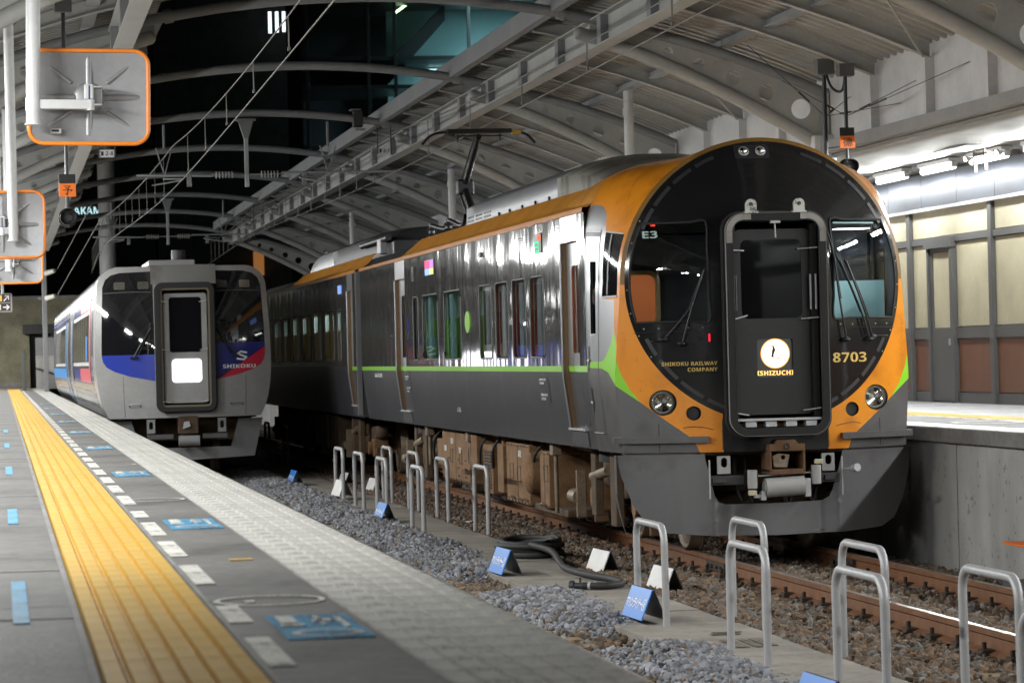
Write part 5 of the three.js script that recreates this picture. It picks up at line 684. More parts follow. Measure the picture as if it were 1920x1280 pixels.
  mesh('shroud_nose', [warp(new THREE.BoxGeometry(1, 1, 3.3, 10, 1, 10), (x, y, z) => { const k = Math.abs(x) * 2, f = (z + 1.65) / 3.3; return [x * 1.78, y > 0 ? 3.85 - 0.22 * k ** 2.5 - (0.42 - 0.16 * k ** 2.5) * f ** 2 : 3.25, zz(-31.85) + z]; }, 0)], mat({ color: lin(0.22, 0.22, 0.21), map: TX.dirty, metalness: 0.4, roughness: 0.6 }), car);
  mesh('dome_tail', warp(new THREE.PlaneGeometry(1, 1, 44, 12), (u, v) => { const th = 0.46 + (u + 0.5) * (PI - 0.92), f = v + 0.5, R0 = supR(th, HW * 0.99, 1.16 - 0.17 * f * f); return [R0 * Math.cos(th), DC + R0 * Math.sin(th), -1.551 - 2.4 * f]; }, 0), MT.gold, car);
  for (let r = 0; r < 4; r++) for (let k = 0; k < 17; k++) if (k % 6 !== 5) mesh('vent_hole', box(-0.897, -0.885, 3.36 + r * 0.045, 3.385 + r * 0.045, zz(-38.2) - k * 0.115, zz(-38.2) - k * 0.115 - 0.06), MT.black, car);
  for (const z of [-34.0, -34.9, -35.8, -36.7, -37.5]) mesh('roof_bolt', cyl([-0.91, 3.44, zz(z)], [-0.87, 3.44, zz(z)], 0.025, 8), MT.black, car);
  const pg = sub('pantograph', car); const pz = zz(-45.4);
  mesh('lower_arm', [cyl([0, 3.40, pz + 0.6], [0, 4.23, pz - 1.1], 0.055, 10), cyl([-0.09, 3.4, pz + 0.6], [-0.09, 4.15, pz - 1.0], 0.016, 6)], MT.black, pg); mesh('knee', [rbox(-0.12, 0.12, 4.12, 4.34, pz - 1.2, pz - 0.95, 0.03, 1)], MT.black, pg); mesh('upper_arm', [cyl([0, 4.25, pz - 1.08], [0, 4.86, pz + 0.4], 0.042, 10), cyl([-0.06, 4.3, pz - 1.1], [-0.06, 4.84, pz + 0.35], 0.010, 6)], MT.black, pg);
  mesh('collector_head', [tube([[-0.80, 4.76, pz + 0.4], [-0.68, 4.88, pz + 0.4], [-0.5, 4.925, pz + 0.4], [0, 4.94, pz + 0.4], [0.5, 4.925, pz + 0.4], [0.68, 4.88, pz + 0.4], [0.80, 4.76, pz + 0.4]], 0.018, 40, 8), rbox(-0.46, 0.46, 4.905, 4.965, pz + 0.30, pz + 0.5, 0.015, 1), rbox(-0.33, 0.33, 4.86, 4.878, pz + 0.36, pz + 0.44, 0.005, 1), cyl([-0.3, 4.80, pz + 0.4], [-0.3, 4.9, pz + 0.4], 0.012, 6), cyl([0.3, 4.80, pz + 0.4], [0.3, 4.9, pz + 0.4], 0.012, 6)], MT.black, pg); mesh('yellow_tip', rbox(0.47, 0.60, 4.885, 4.945, pz + 0.36, pz + 0.44, 0.01, 1), MT.yellow, pg); mesh('base_frame', [rbox(-0.5, 0.5, 3.38, 3.44, pz - 0.4, pz + 1.0, 0.02, 1)], MT.black, pg);
  for (const [x, z] of [[-0.79, -42.6], [-0.79, -44.3]]) { const g = sub('roof_insulator', car); mesh('post', cyl([x, 3.25, zz(z)], [x, 3.62, zz(z)], 0.05, 12, 0.035), MT.black, g); for (let k = 0; k < 4; k++) mesh('shed', cyl([x, 3.30 + k * 0.075, zz(z)], [x, 3.34 + k * 0.075, zz(z)], 0.11 - k * 0.012, 14, 0.05), MT.darkMetal, g); }
  mesh('roof_cable', tube([[-0.79, 3.58, zz(-41.0)], [-0.7, 3.5, zz(-42.0)], [-0.79, 3.6, zz(-42.6)], [-0.7, 3.52, zz(-43.5)], [-0.79, 3.6, zz(-44.3)]], 0.03, 20, 6), MT.black, car);
  // underframe equipment
  const uf = sub('underframe', car); const ub = (a, b, y0, y1, x, m, nm) => mesh(nm, rbox(-x, -x + 0.55, y0, y1, zz(a), zz(b), 0.012, 1), m, uf);
  mesh('centre_sill', [rbox(-0.35, 0.35, 0.62, 0.91, zz(-31.8), zz(-41.0), 0.02, 1)], MT.tan, uf); for (const z of [-32.4, -34, -36, -38, -40]) mesh('cross_beam', rbox(-1.15, 1.15, 0.78, 0.91, zz(z), zz(z) - 0.12, 0.01, 1), MT.tan, uf); mesh('far_box', [rbox(0.6, 1.2, 0.3, 0.86, zz(-32.5), zz(-36), 0.02, 1)], MT.tan, uf); mesh('far_box', rbox(0.6, 1.2, 0.28, 0.86, zz(-36.6), zz(-40.6), 0.02, 1), MT.tan, uf); for (let k = 0; k < 5; k++) mesh('air_pipe', cyl([-1.0 + k * 0.07, 0.86 - k * 0.02, zz(-31.5)], [-1.0 + k * 0.07, 0.86 - k * 0.02, zz(-41.5)], 0.016, 6), MT.wheel, uf); for (const [z, dz] of [[-33.4, 0.5], [-36.35, 0.3], [-37.3, 0.35], [-38.15, 0.4], [-41.3, 0.5]]) mesh('cable', tube([[-1.12, 0.88, zz(z)], [-1.2, 0.72, zz(z) - dz * 0.3], [-1.18, 0.5, zz(z) - dz * 0.6], [-1.1, 0.62, zz(z) - dz]], 0.016, 18, 6), MT.rubber, uf);
  ub(-38.3, -40.7, 0.27, 0.90, 1.2, MT.tan, 'equipment_box'); ub(-40.7, -41.2, 0.38, 0.76, 1.2, MT.tan, 'equipment_box'); ub(-37.6, -38.05, 0.45, 0.88, 1.22, MT.tan, 'bracket_box'); const lv = ub(-36.5, -37.2, 0.22, 0.78, 1.2, MT.tan, 'louvre_box'); for (let k = 0; k < 12; k++) mesh('louvre', box(-1.208, -1.19, 0.28 + k * 0.037, 0.30 + k * 0.037, zz(-36.58), zz(-37.12)), MT.black, lv); ub(-35.85, -36.25, 0.26, 0.80, 1.18, MT.tan, 'equipment_box'); ub(-33.9, -35.45, 0.20, 0.84, 1.2, MT.tan, 'cabinet'); ub(-32.65, -33.2, 0.22, 0.80, 1.2, MT.tan, 'cabinet');
  for (const [z, y] of [[-35.2, 0.46], [-34.7, 0.44], [-32.95, 0.5], [-39.2, 0.5], [-40.0, 0.5]]) mesh('hatch', [box(-1.206, -1.198, y - 0.01, y + 0.16, zz(z), zz(z) + 0.008), box(-1.206, -1.198, y - 0.01, y + 0.16, zz(z) + 0.24, zz(z) + 0.248), box(-1.206, -1.198, y - 0.01, y, zz(z), zz(z) + 0.248), box(-1.206, -1.198, y + 0.15, y + 0.16, zz(z), zz(z) + 0.248)], MT.underDark, uf);
  mesh('air_tank', cyl([-1.22, 0.55, zz(-33.75)], [-0.4, 0.55, zz(-33.75)], 0.22, 24), MT.tan, uf); mesh('tank_cap', new THREE.SphereGeometry(0.22, 20, 10).scale(0.45, 1, 1).translate(-1.2, 0.55, zz(-33.75)), MT.tan, uf); mesh('plough_board', [rbox(-1.15, -0.6, 0.16, 0.24, zz(-31.9), zz(-35.4), 0.02, 1)], MT.underDark, uf);
  for (const [z, y0] of [[-32.2, 0.2], [-38.2, 0.5], [-41.9, 0.4]]) mesh('down_pipe', [cyl([-1.2, 0.9, zz(z)], [-1.2, y0, zz(z)], 0.022, 8), rbox(-1.25, -1.15, 0.78, 0.9, zz(z) - 0.08, zz(z) + 0.08, 0.01, 1)], MT.wheel, uf);
  for (const [a, b, y0, y1] of [[-38.35, -40.65, 0.29, 0.88], [-33.95, -35.4, 0.22, 0.82], [-32.68, -33.17, 0.24, 0.78]]) { for (const y of [y0, y1]) for (let z = a; z >= b; z -= 0.22) mesh('bolt_head', cyl([-1.215, y, zz(z)], [-1.195, y, zz(z)], 0.011, 6), MT.wheel, uf); mesh('panel_seam', box(-1.2035, -1.199, y0, y1, zz((a + b) / 2) - 0.004, zz((a + b) / 2) + 0.004), MT.rubber, uf); }
  for (const [z, y] of [[-39.0, 0.62], [-39.7, 0.72], [-34.4, 0.70], [-40.3, 0.62]]) mesh('data_plate', box(-1.206, -1.199, y, y + 0.07, zz(z), zz(z) - 0.2), MT.edge, uf);
  for (const z of [-38.7, -39.3, -40.2]) mesh('stain_bolt', [0, 1, 2].map(k => rbox(-1.21, -1.2, 0.33 + k * 0.1, 0.35 + k * 0.1, zz(z), zz(z) + 0.1, 0.003, 1)), MT.underDark, uf);
  for (const z of [-34.1, -34.5, -35.0, -32.9]) mesh('latch', tube([[-1.21, 0.25, zz(z)], [-1.25, 0.27, zz(z) + 0.03], [-1.25, 0.27, zz(z) + 0.09], [-1.21, 0.25, zz(z) + 0.12]], 0.012, 12, 5), MT.wheel, uf);
}
function bogie(t, zc, nm = 'bogie') {
  const g = sub(nm, t); const wheelGeo = new THREE.LatheGeometry([[0, 0.06], [0.10, 0.06], [0.12, 0.02], [0.34, 0.01], [0.37, 0.045], [0.405, 0.045], [0.408, -0.05], [0.435, -0.055], [0.437, -0.08], [0.36, -0.08], [0.34, -0.03], [0.10, -0.04], [0, -0.04]].map(p => V2(...p)), 36).rotateZ(PI / 2);
  for (const dz of [-1.05, 1.05]) { for (const s of [-1, 1]) { const w = mesh('wheel', wheelGeo, MT.wheel, g); w.position.set(s * 0.575, 0.408, zc + dz); if (s > 0) w.rotation.y = PI; } mesh('axle', cyl([-0.6, 0.408, zc + dz], [0.6, 0.408, zc + dz], 0.08, 14), MT.underDark, g);
    for (const s of [-1, 1]) mesh('axle_box', [rbox(s * 0.78, s * 1.02, 0.27, 0.56, zc + dz - 0.15, zc + dz + 0.15, 0.03, 2), cyl([s * 1.0, 0.41, zc + dz], [s * 1.08, 0.41, zc + dz], 0.10, 16), cyl([s * 0.9, 0.55, zc + dz], [s * 0.9, 0.72, zc + dz], 0.085, 14)], MT.tan, g); mesh('brake_shoe', [rbox(-0.66, -0.5, 0.3, 0.55, zc + dz * 0.52 - 0.05, zc + dz * 0.52 + 0.05, 0.02, 1), rbox(-1.0, -0.86, 0.15, 0.42, zc + dz * 1.3 - 0.03, zc + dz * 1.3 + 0.04, 0.01, 1)], MT.rustBox, g); }
  for (const s of [-1, 1]) mesh('side_frame', [warp(new THREE.BoxGeometry(0.16, 0.18, 2.9, 1, 1, 12), (x, y, z) => [s * 0.90 + x, 0.66 - 0.14 * Math.exp(-((z / 0.6) ** 2)) + y, zc + z], 0)], MT.underDark, g); mesh('bolster', rbox(-1.0, 1.0, 0.60, 0.80, zc - 0.25, zc + 0.25, 0.03, 1), MT.underDark, g);
  for (const s of [-1, 1]) mesh('air_spring', cyl([s * 0.95, 0.78, zc], [s * 0.95, 0.92, zc], 0.24, 20), MT.rubber, g); mesh('damper', [cyl([-1.12, 0.62, zc - 0.7], [-1.12, 0.70, zc + 0.1], 0.05, 12), cyl([-1.14, 0.40, zc - 1.7], [-1.14, 0.40, zc - 1.35], 0.075, 14), rbox(-1.18, -1.08, 0.2, 0.66, zc - 1.36, zc - 1.32, 0.01, 1)], MT.wheel, g);
  mesh('guard_plate', [rbox(-1.16, -1.08, 0.26, 0.90, zc - 0.62, zc - 0.40, 0.01, 1), rbox(-1.16, -1.08, 0.20, 0.90, zc + 0.35, zc + 0.62, 0.01, 1)], MT.underDark, g);
}
bogie(car, -29.85 + 27.6); bogie(car, -43.2 + 27.6);
// ---- second car
{
  const c2 = thing('grey_railcar', 'dark grey railcar coupled behind the orange fronted car, row of tall windows', 'train', [RX, 0, -48.3]); const zz = z => z + 48.3; const W = (a, b, cu) => [zz(a), zz(b), 1.77, 2.58, cu];
  const wn = [[-50.7, -51.2], [-51.77, -53.24], [-53.78, -55.18], [-55.75, -57.25], [-57.77, -59.16], [-59.71, -61.08], [-61.66, -63.2], [-63.7, -65.1], [-65.7, -67.1]].map(([a, b], i) => W(a, b, i % 2 ? MT.inMustard : MT.inGrey));
  carBody(c2, -0.1, -19.8, { windows: wn, doors: [[zz(-48.92), zz(-49.7)]], coveFrom: 0.35, coveTo: -12, noGreen: -3.0 }); interior(c2, zz(-50.2), zz(-67.5), MT.inMustard, MT.inBlue, { light: 14 });
  mesh('side_display', box(-HW - 0.012, -HW, 2.82, 2.95, zz(-50.6), zz(-50.95)), glow(0.25, 0.4, 1, 1.0), c2);
  mesh('roof_shroud', [warp(new THREE.BoxGeometry(1, 1, 8, 10, 1, 8), (x, y, z) => { const k = Math.abs(x) * 2, f = Math.max(0, z / 4); return [x * 1.7, y > 0 ? 3.88 - 0.2 * k ** 2.5 - 0.10 * f * f : 3.25, zz(-53.0) + z]; }, 0)], MT.darkMetal, c2);
  mesh('silver_cover', [warp(new THREE.BoxGeometry(1, 1, 4.6, 10, 1, 6), (x, y, z) => { const k = Math.abs(x) * 2; return [x * 1.7, y > 0 ? 3.88 - 0.2 * k ** 2.5 - 0.28 * Math.max(0, -z / 2.3) ** 2 : 3.25, zz(-59.32) + z]; }, 0)], MT.roofSilver, c2);
  mesh('switch_box', rbox(-0.95, -0.6, 3.38, 3.62, zz(-49.5), zz(-49.1), 0.02, 1), MT.galv, c2); mesh('roof_gear', [rbox(-0.8, 0.8, 3.35, 3.58, zz(-48.6), zz(-50.2), 0.02, 1), cyl([-0.9, 3.6, zz(-48.4)], [-0.9, 3.6, zz(-52)], 0.05, 10)], MT.black, c2);
  bogie(c2, -2.9); bogie(c2, -16.8); const uf = sub('underframe', c2); for (let k = 0; k < 5; k++) mesh('equipment_box', rbox(-1.2, 1.0, 0.3, 0.88, -5.2 - k * 1.9, -6.8 - k * 1.9, 0.015, 1), MT.underDark, uf);
  const gb = thing('gangway_bellows', 'dark bellows joining the two cars of the orange train', 'bellows', [RX, 0, -47.85]); for (let k = 0; k < 5; k++) mesh('fold', extr(holed(rrect(-1.2 - (k % 2) * 0.06, 1.2 + (k % 2) * 0.06, 1.0, 3.05 + (k % 2) * 0.05, 0.15), [rrect(-0.9, 0.9, 1.2, 2.9, 0.1, THREE.Path)]), 0.06).translate(0, 0, -0.05 - k * 0.085), MT.rubber, gb);
  mesh('corner_post', box(-HW - 0.01, -HW + 0.06, 0.95, 3.1, -0.06, -0.14), MT.silver, c2);
}
// ================================================================ SILVER DIESEL TRAIN
{
  const t = thing('silver_railcar', 'silver railcar with blue and red front panels and a glowing white headsign', 'train', [LX, 0, -51.5]);
  const zw = (x, y) => -0.05 - 0.34 * (Math.abs(x) / 1.4) ** 2.4 - 0.30 * Math.max(0, y - 2.0) ** 1.6 * 0.55;
  const fr = (g, off = 0, e = 0.12) => warp(g, (x, y) => [x, y, zw(x, y) + off], e, 7);
  const lowS = [[-1.20, 0.94], [-1.27, 1.08], [-1.33, 1.25], [-1.37, 1.48], [-1.39, 1.75], [-1.385, 2.1], [-1.375, 2.4], [-1.36, 2.7]], cor = Array.from({ length: 8 }, (_, i) => [-1.0 - 0.345 * Math.cos(i / 7 * PI / 2), 3.0 + 0.34 * Math.sin(i / 7 * PI / 2)]);
  const half = [...lowS, ...cor], outline = [...half, ...half.map(p => [-p[0], p[1]]).reverse()], NH = half.length;
  const glassPts = s => [[0.47, 1.945], [0.47, 3.262], [0.98, 3.25], [1.12, 3.215], [1.21, 3.14], [1.255, 3.02], [1.285, 2.4], [1.295, 1.945]].map(p => [s * p[0], p[1]]);
  const bowl = s => [[0.47, 1.945], [1.295, 1.945], [1.275, 1.84], [1.22, 1.755], [1.10, 1.685], [0.85, 1.60], [0.47, 1.525]].map(p => [s * p[0], p[1]]);
  const P = a => new THREE.Path(a.map(p => V2(...p)));
  mesh('front_shell', fr(flat(holed(poly(outline), [P([...glassPts(1), ...bowl(1).slice(2)]), P([...glassPts(-1), ...bowl(-1).slice(2)]), rrect(-0.37, 0.40, 1.10, 2.99, 0.06, THREE.Path)]))), MT.bodyWhite, t);
  for (const s of [-1, 1]) { mesh('windscreen', fr(flat(poly(glassPts(s))), -0.012), mat({ color: lin(0.010, 0.010, 0.012), roughness: 0.05, clearcoat: 1, clearcoatRoughness: 0.02 }), t);
    for (const x of [0.62, 0.99]) { const g = sub('headlamp', t); mesh('bowl', fr(flat(rrect(s * x - 0.085, s * x + 0.085, 2.985, 3.10, 0.02)), 0.006), MT.reflector, g); mesh('lens', fr(flat(rrect(s * x - 0.08, s * x + 0.08, 2.99, 3.095, 0.02)), 0.014), MT.lens, g); } }
  mesh('blue_panel', fr(flat(poly(bowl(-1))), -0.004), MT.blue, t);
  mesh('blue_panel', fr(flat(poly([[0.475, 2.11], [1.285, 2.11], [1.29, 2.05], [0.51, 1.545], [0.475, 1.54]])), -0.003), MT.navy, t);
  mesh('red_panel', fr(flat(poly([[1.29, 2.04], [1.293, 1.945], [1.275, 1.84], [1.22, 1.755], [1.10, 1.685], [0.85, 1.60], [0.52, 1.535]])), -0.003), MT.red, t);
  mesh('lettering', fr(text('SHIKOKU', 0.06, 1.5).translate(0.60, 1.70, 0), 0.006, 0.06), MT.whiteText, t); mesh('swoosh_logo', fr(strokes([[[0.95, 0.9], [0.4, 1.0], [0.1, 0.8], [0.55, 0.6], [0.95, 0.45], [0.7, 0.2], [0.05, 0.3]]], 0.16, 0.16, 0.83, 1.80), 0.006, 0.06), MT.whiteText, t);
  // centre panel, gangway and door
  mesh('brow_panel', fr(flat(poly([[-0.50, 3.05], [0.53, 3.05], [0.53, 3.36], [-0.50, 3.36]])), 0.02), mat({ color: lin(0.20, 0.20, 0.20), map: TX.nose, roughness: 0.5 }), t);
  const gw = sub('gangway', t); const ring = (x0, x1, y0, y1, r, th) => holed(rrect(x0 - th, x1 + th, y0 - th, y1 + th, r + th), [rrect(x0, x1, y0, y1, r, THREE.Path)]);
  for (let k = 0; k < 3; k++) mesh('bellows_fold', extr(ring(-0.375, 0.405, 1.11, 2.985, 0.05, 0.07 + (k % 2) * 0.02), 0.03, 6).translate(0, 0, -0.05 + k * 0.045), MT.rubber, gw);
  mesh('inner_frame', extr(ring(-0.345, 0.375, 1.14, 2.955, 0.04, 0.03), 0.03, 6).translate(0, 0, 0.02), mat({ color: lin(0.16, 0.13, 0.09), roughness: 0.6 }), gw);
  const d = sub('end_door', t); mesh('leaf', extr(holed(rrect(-0.325, 0.36, 1.17, 2.90, 0.05), [rrect(-0.235, 0.275, 1.97, 2.84, 0.05, THREE.Path)]), 0.03, 6).translate(0, 0, -0.05), MT.bodyWhite, d); mesh('pane', flat(rrect(-0.235, 0.275, 1.97, 2.84, 0.05)).translate(0, 0, -0.03), mat({ color: lin(0.008, 0.008, 0.010), roughness: 0.05, clearcoat: 1 }), d);
  const hs = mesh('headsign', extr(rrect(-0.205, 0.262, 1.495, 1.862, 0.06), 0.012, 8).translate(0, 0, -0.02), glow(0.98, 0.97, 1, 2.4), d); mesh('sign_print', strokes([[[0, 0], [0.22, 0], [0.22, 0.12], [0, 0.12], [0, 0]], [[0.28, 0.12], [0.36, 0.06], [0.28, 0]]], 0.012, 1, -0.14, 1.62).translate(0, 0, -0.006), mat({ color: lin(0.2, 0.2, 0.6), roughness: 0.5, emissive: lin(0.30, 0.30, 0.62), emissiveIntensity: 0.7 }), hs); { const l = new THREE.RectAreaLight(C(0xf4f2ff), 3, 0.44, 0.34); l.position.set(0.03, 1.68, 0.01); l.rotation.y = PI; hs.add(l); }
  for (const y of [1.2, 2.02, 2.78]) for (const s of [-1, 1]) mesh('stay', cyl([s * 0.36, y, 0.05], [s * 0.24, y - 0.02, 0.03], 0.008, 6), MT.galv, d);
  for (const s of [-1, 1]) { const g = sub('wiper', t); mesh('arm', tube([[s * 0.80, 1.90], [s * 0.68, 2.12], [s * 0.52, 2.36]].map(([x, y]) => [x, y, zw(x, y) + 0.05]), 0.012, 10, 6), MT.black, g); mesh('blade', tube([[s * 0.72, 1.95], [s * 0.56, 2.3], [s * 0.52, 2.44]].map(([x, y]) => [x, y, zw(x, y) + 0.03]), 0.010, 10, 6), MT.rubber, g); mesh('pivot', rbox(s * 0.8 - 0.06, s * 0.8 + 0.06, 1.88, 1.92, zw(0.8, 1.9), zw(0.8, 1.9) + 0.05, 0.01, 1), MT.black, g); }
  for (const s of [-1, 1]) { mesh('panel_seam', tube([[0.95, 0.96], [0.96, 1.2], [0.97, 1.6]].map(([x, y]) => [s * x, y, zw(x, y) + 0.001]), 0.004, 12, 5), MT.frame, t); mesh('step_iron', tube([[0.72, 1.12, 0], [0.72, 1.16, 0.05], [0.88, 1.16, 0.05], [0.88, 1.12, 0]].map(([x, y, o]) => [s * x, y, zw(x, y) + o]), 0.010, 16, 6), MT.galv, t); mesh('hand_rail', tube([[0.44, 1.3, 0], [0.44, 1.32, 0.06], [0.44, 1.7, 0.06], [0.44, 1.72, 0]].map(([x, y, o]) => [s * x, y, zw(x, y) + o]), 0.011, 16, 6), MT.galv, t); mesh('window_divider', tube([[0.50, 2.93], [0.8, 2.94], [1.24, 2.93]].map(([x, y]) => [s * x, y, zw(x, y) + 0.002]), 0.008, 14, 5), MT.frame, t); }
  // underfront: coupler, brackets, plough
  mesh('headstock', [rbox(-1.1, 1.1, 0.55, 0.93, -1.2, -1.05, 0.02, 1)], MT.underDark, t); const cp = sub('coupler', t); mesh('head', [rbox(-0.13, 0.19, 0.68, 0.96, -0.3, 0, 0.02, 1)], MT.underDark, cp); mesh('knuckle', extr(poly([[-0.06, 0.76], [0.06, 0.8], [0.04, 0.88], [-0.04, 0.87]]), 0.04).translate(0, 0, 0.0), MT.galv, cp); mesh('cylinder', cyl([-0.13, 0.57, 0], [0.2, 0.57, 0], 0.085, 18), MT.steelDim, cp); mesh('beam', [rbox(-0.62, -0.2, 0.60, 0.68, -0.15, -0.1, 0.01, 1), rbox(0.25, 0.65, 0.60, 0.68, -0.15, -0.1, 0.01, 1)], MT.frame, cp);
  for (const x of [-0.62, 0.5]) mesh('tow_bracket', extr(holed(rrect(x, x + 0.13, 0.70, 0.92, 0.005), [rrect(x + 0.035, x + 0.095, 0.76, 0.88, 0.028, THREE.Path)]), 0.03).translate(0, 0, -0.12), MT.steelDim, t);
  mesh('snow_plough', warp(flat(poly([[-1.25, 0.9], [-1.1, 0.3], [0, 0.26], [1.1, 0.3], [1.25, 0.9], [0.85, 0.9], [0.72, 0.46], [-0.72, 0.46], [-0.85, 0.9]])), (x, y) => [x, y, -0.25 - 0.3 * Math.abs(x / 1.25) ** 2], 0.15), MT.steelDim, t);
  // body
  const prof = outline;
  const xw = y => { for (let i = 0; i + 1 < NH; i++) if (y <= prof[i + 1][1]) { const f = (y - prof[i][1]) / (prof[i + 1][1] - prof[i][1]); return -(prof[i][0] + (prof[i + 1][0] - prof[i][0]) * f); } return 1.22; };
  const st2 = mat({ color: lin(0.24, 0.237, 0.234), metalness: 0.85, roughness: 0.22, bumpMap: TX.wave, bumpScale: 0.02 });
  const shellAt = (par, z0, z1, m, nm, a = 0, b = prof.length - 1) => { const gs = []; for (let i = a; i < b; i++) { const [p, q] = [prof[i], prof[i + 1]]; const g = new THREE.BufferGeometry(); g.setAttribute('position', new THREE.Float32BufferAttribute([p[0], p[1], z0, q[0], q[1], z0, q[0], q[1], z1, p[0], p[1], z0, q[0], q[1], z1, p[0], p[1], z1], 3)); g.computeVertexNormals(); gs.push(g); } return mesh(nm, gs, m, par); };
  // nose return between front outline and body
  { const gs = []; for (let i = 0; i + 1 < prof.length; i++) { const p = prof[i], q = prof[i + 1], n = 8; for (let k = 0; k < n; k++) { const f0 = k / n, f1 = (k + 1) / n, pt = (P0, f) => { const z0 = zw(P0[0], P0[1]); return [P0[0] * (1 + 0.012 * Math.sin(f * PI / 2)), P0[1], z0 + (-1.3 - z0) * f]; }; const a = pt(p, f0), b = pt(q, f0), c = pt(q, f1), e = pt(p, f1); const g = new THREE.BufferGeometry(); g.setAttribute('position', new THREE.Float32BufferAttribute([...a, ...b, ...c, ...a, ...c, ...e], 3)); g.computeVertexNormals(); gs.push(g); } } mesh('nose_return', gs, MT.bodyWhite, t); }
  const side = (par, z0, z1, y0, y1, m, nm, off = 0.004) => mesh(nm, warp(flat(poly([[z1, y0], [z0, y0], [z0, y1], [z1, y1]])), (z, y) => [-xw(y) - off, y, z], 0.35), m, par);
  const body = (par, z0, z1) => { shellAt(par, z0, z1, st2, 'body_side', 0, NH - 4); shellAt(par, z0, z1, MT.steelDim, 'roof', NH - 4, NH + 3); shellAt(par, z0, z1, st2, 'body_side', NH + 3, 2 * NH - 1); mesh('end_wall', [flat(poly(prof)).translate(0, 0, z1), flat(poly(prof)).translate(0, 0, z0)], MT.frame, par); mesh('floor_pan', box(-1.2, 1.2, 0.9, 0.94, z0, z1), MT.underDark, par); for (const y of [1.12, 1.35, 1.52, 2.86, 2.95, 3.05]) side(par, z0, z1, y, y + 0.008, MT.galv, 'corrugation', 0.008); };
  body(t, -1.3, -20.3);
  const winRow = (par, z0, z1, n, y0 = 1.86, y1 = 2.66) => { side(par, z0 + 0.15, z1 - 0.15, y0 - 0.07, y1 + 0.07, MT.galv, 'window_surround', 0.006); const w = (z1 - z0) / n; for (let k = 0; k < n; k++) { const g = sub('window', par); side(g, z0 + k * w - 0.05, z0 + (k + 1) * w + 0.05, y0, y1, mat({ color: lin(0.03, 0.032, 0.035), roughness: 0.06, clearcoat: 1 }), 'pane', 0.012); side(g, z0 + k * w + 0.03, z0 + k * w - 0.03, y0, y1, MT.galv, 'post', 0.018); } };
  winRow(t, -4.2, -15.8, 7); side(t, -1.6, -3.2, 1.62, 2.78, MT.silver, 'crew_door'); for (const z of [-1.62, -3.2]) side(t, z, z - 0.04, 1.0, 3.0, MT.frame, 'door_gap', 0.008); side(t, -1.95, -2.6, 1.95, 2.7, MT.black, 'crew_window', 0.01);
  side(t, -3.4, -10.5, 1.50, 1.74, MT.pink, 'pink_stripe', 0.007); side(t, -10.5, -15.5, 1.50, 1.74, MT.navy, 'navy_stripe', 0.007); side(t, -3.4, -10, 2.74, 2.92, MT.red, 'red_stripe', 0.007); side(t, -10, -15.8, 2.74, 2.88, MT.blue, 'blue_stripe', 0.007); side(t, -3.3, -4.0, 1.74, 2.92, MT.pink, 'pink_stripe', 0.009); side(t, -5, -5.9, 1.88, 2.3, MT.sky, 'blue_shade', 0.016); side(t, -15.9, -16.6, 1.5, 2.7, MT.blue, 'blue_stripe', 0.009); side(t, -17.2, -18.6, 1.0, 2.75, MT.silver, 'passenger_door', 0.005);
  side(t, -1.4, -20.3, 0.97, 1.10, MT.steelDim, 'skirt_band', 0.006);
  mesh('roof_vent', [rbox(-0.5, 0.25, 3.36, 3.46, -0.9, -3.4, 0.02, 1), rbox(-1.0, -0.6, 3.3, 3.40, -2.2, -4.2, 0.02, 1)], MT.bodyWhite, t); mesh('exhaust', cyl([0.0, 3.4, -1.2], [0.0, 3.62, -1.2], 0.115, 18), MT.darkMetal, t); mesh('roof_unit', [rbox(-0.9, 0.9, 3.36, 3.55, -8, -12, 0.05, 1)], MT.steelDim, t);
  bogie(t, -3.0); bogie(t, -16.5); mesh('engine_box', [rbox(-1.15, 1.15, 0.3, 0.9, -5.5, -14, 0.03, 1)], MT.underDark, t);
  const u = thing('silver_railcar', 'silver railcar with a blue stripe coupled behind the glowing headsign car', 'train', [LX, 0, -72.4]);
  body(u, 0, -20.3); winRow(u, -3.4, -16, 8); side(u, -0.6, -1.6, 1.0, 2.75, MT.silver, 'passenger_door', 0.005); side(u, -1.9, -2.6, 1.05, 2.8, MT.sky, 'blue_stripe', 0.007); side(u, -1.9, -20, 1.50, 1.74, MT.sky, 'blue_stripe', 0.007); side(u, -1.0, -20, 2.78, 2.92, MT.blue, 'blue_stripe', 0.007); bogie(u, -3.0); bogie(u, -16.5); mesh('roof_unit', [rbox(-0.9, 0.9, 3.36, 3.55, -8, -12, 0.05, 1)], MT.steelDim, u);
  const gb = thing('gangway_bellows', 'dark bellows joining the two silver railcars', 'bellows', [LX, 0, -71.85]); for (let k = 0; k < 4; k++) mesh('fold', extr(holed(rrect(-0.7 - (k % 2) * 0.06, 0.7 + (k % 2) * 0.06, 0.95, 3.1, 0.1), [rrect(-0.5, 0.5, 1.1, 2.9, 0.1, THREE.Path)]), 0.07).translate(0, 0, -0.05 - k * 0.11), MT.rubber, gb);
}
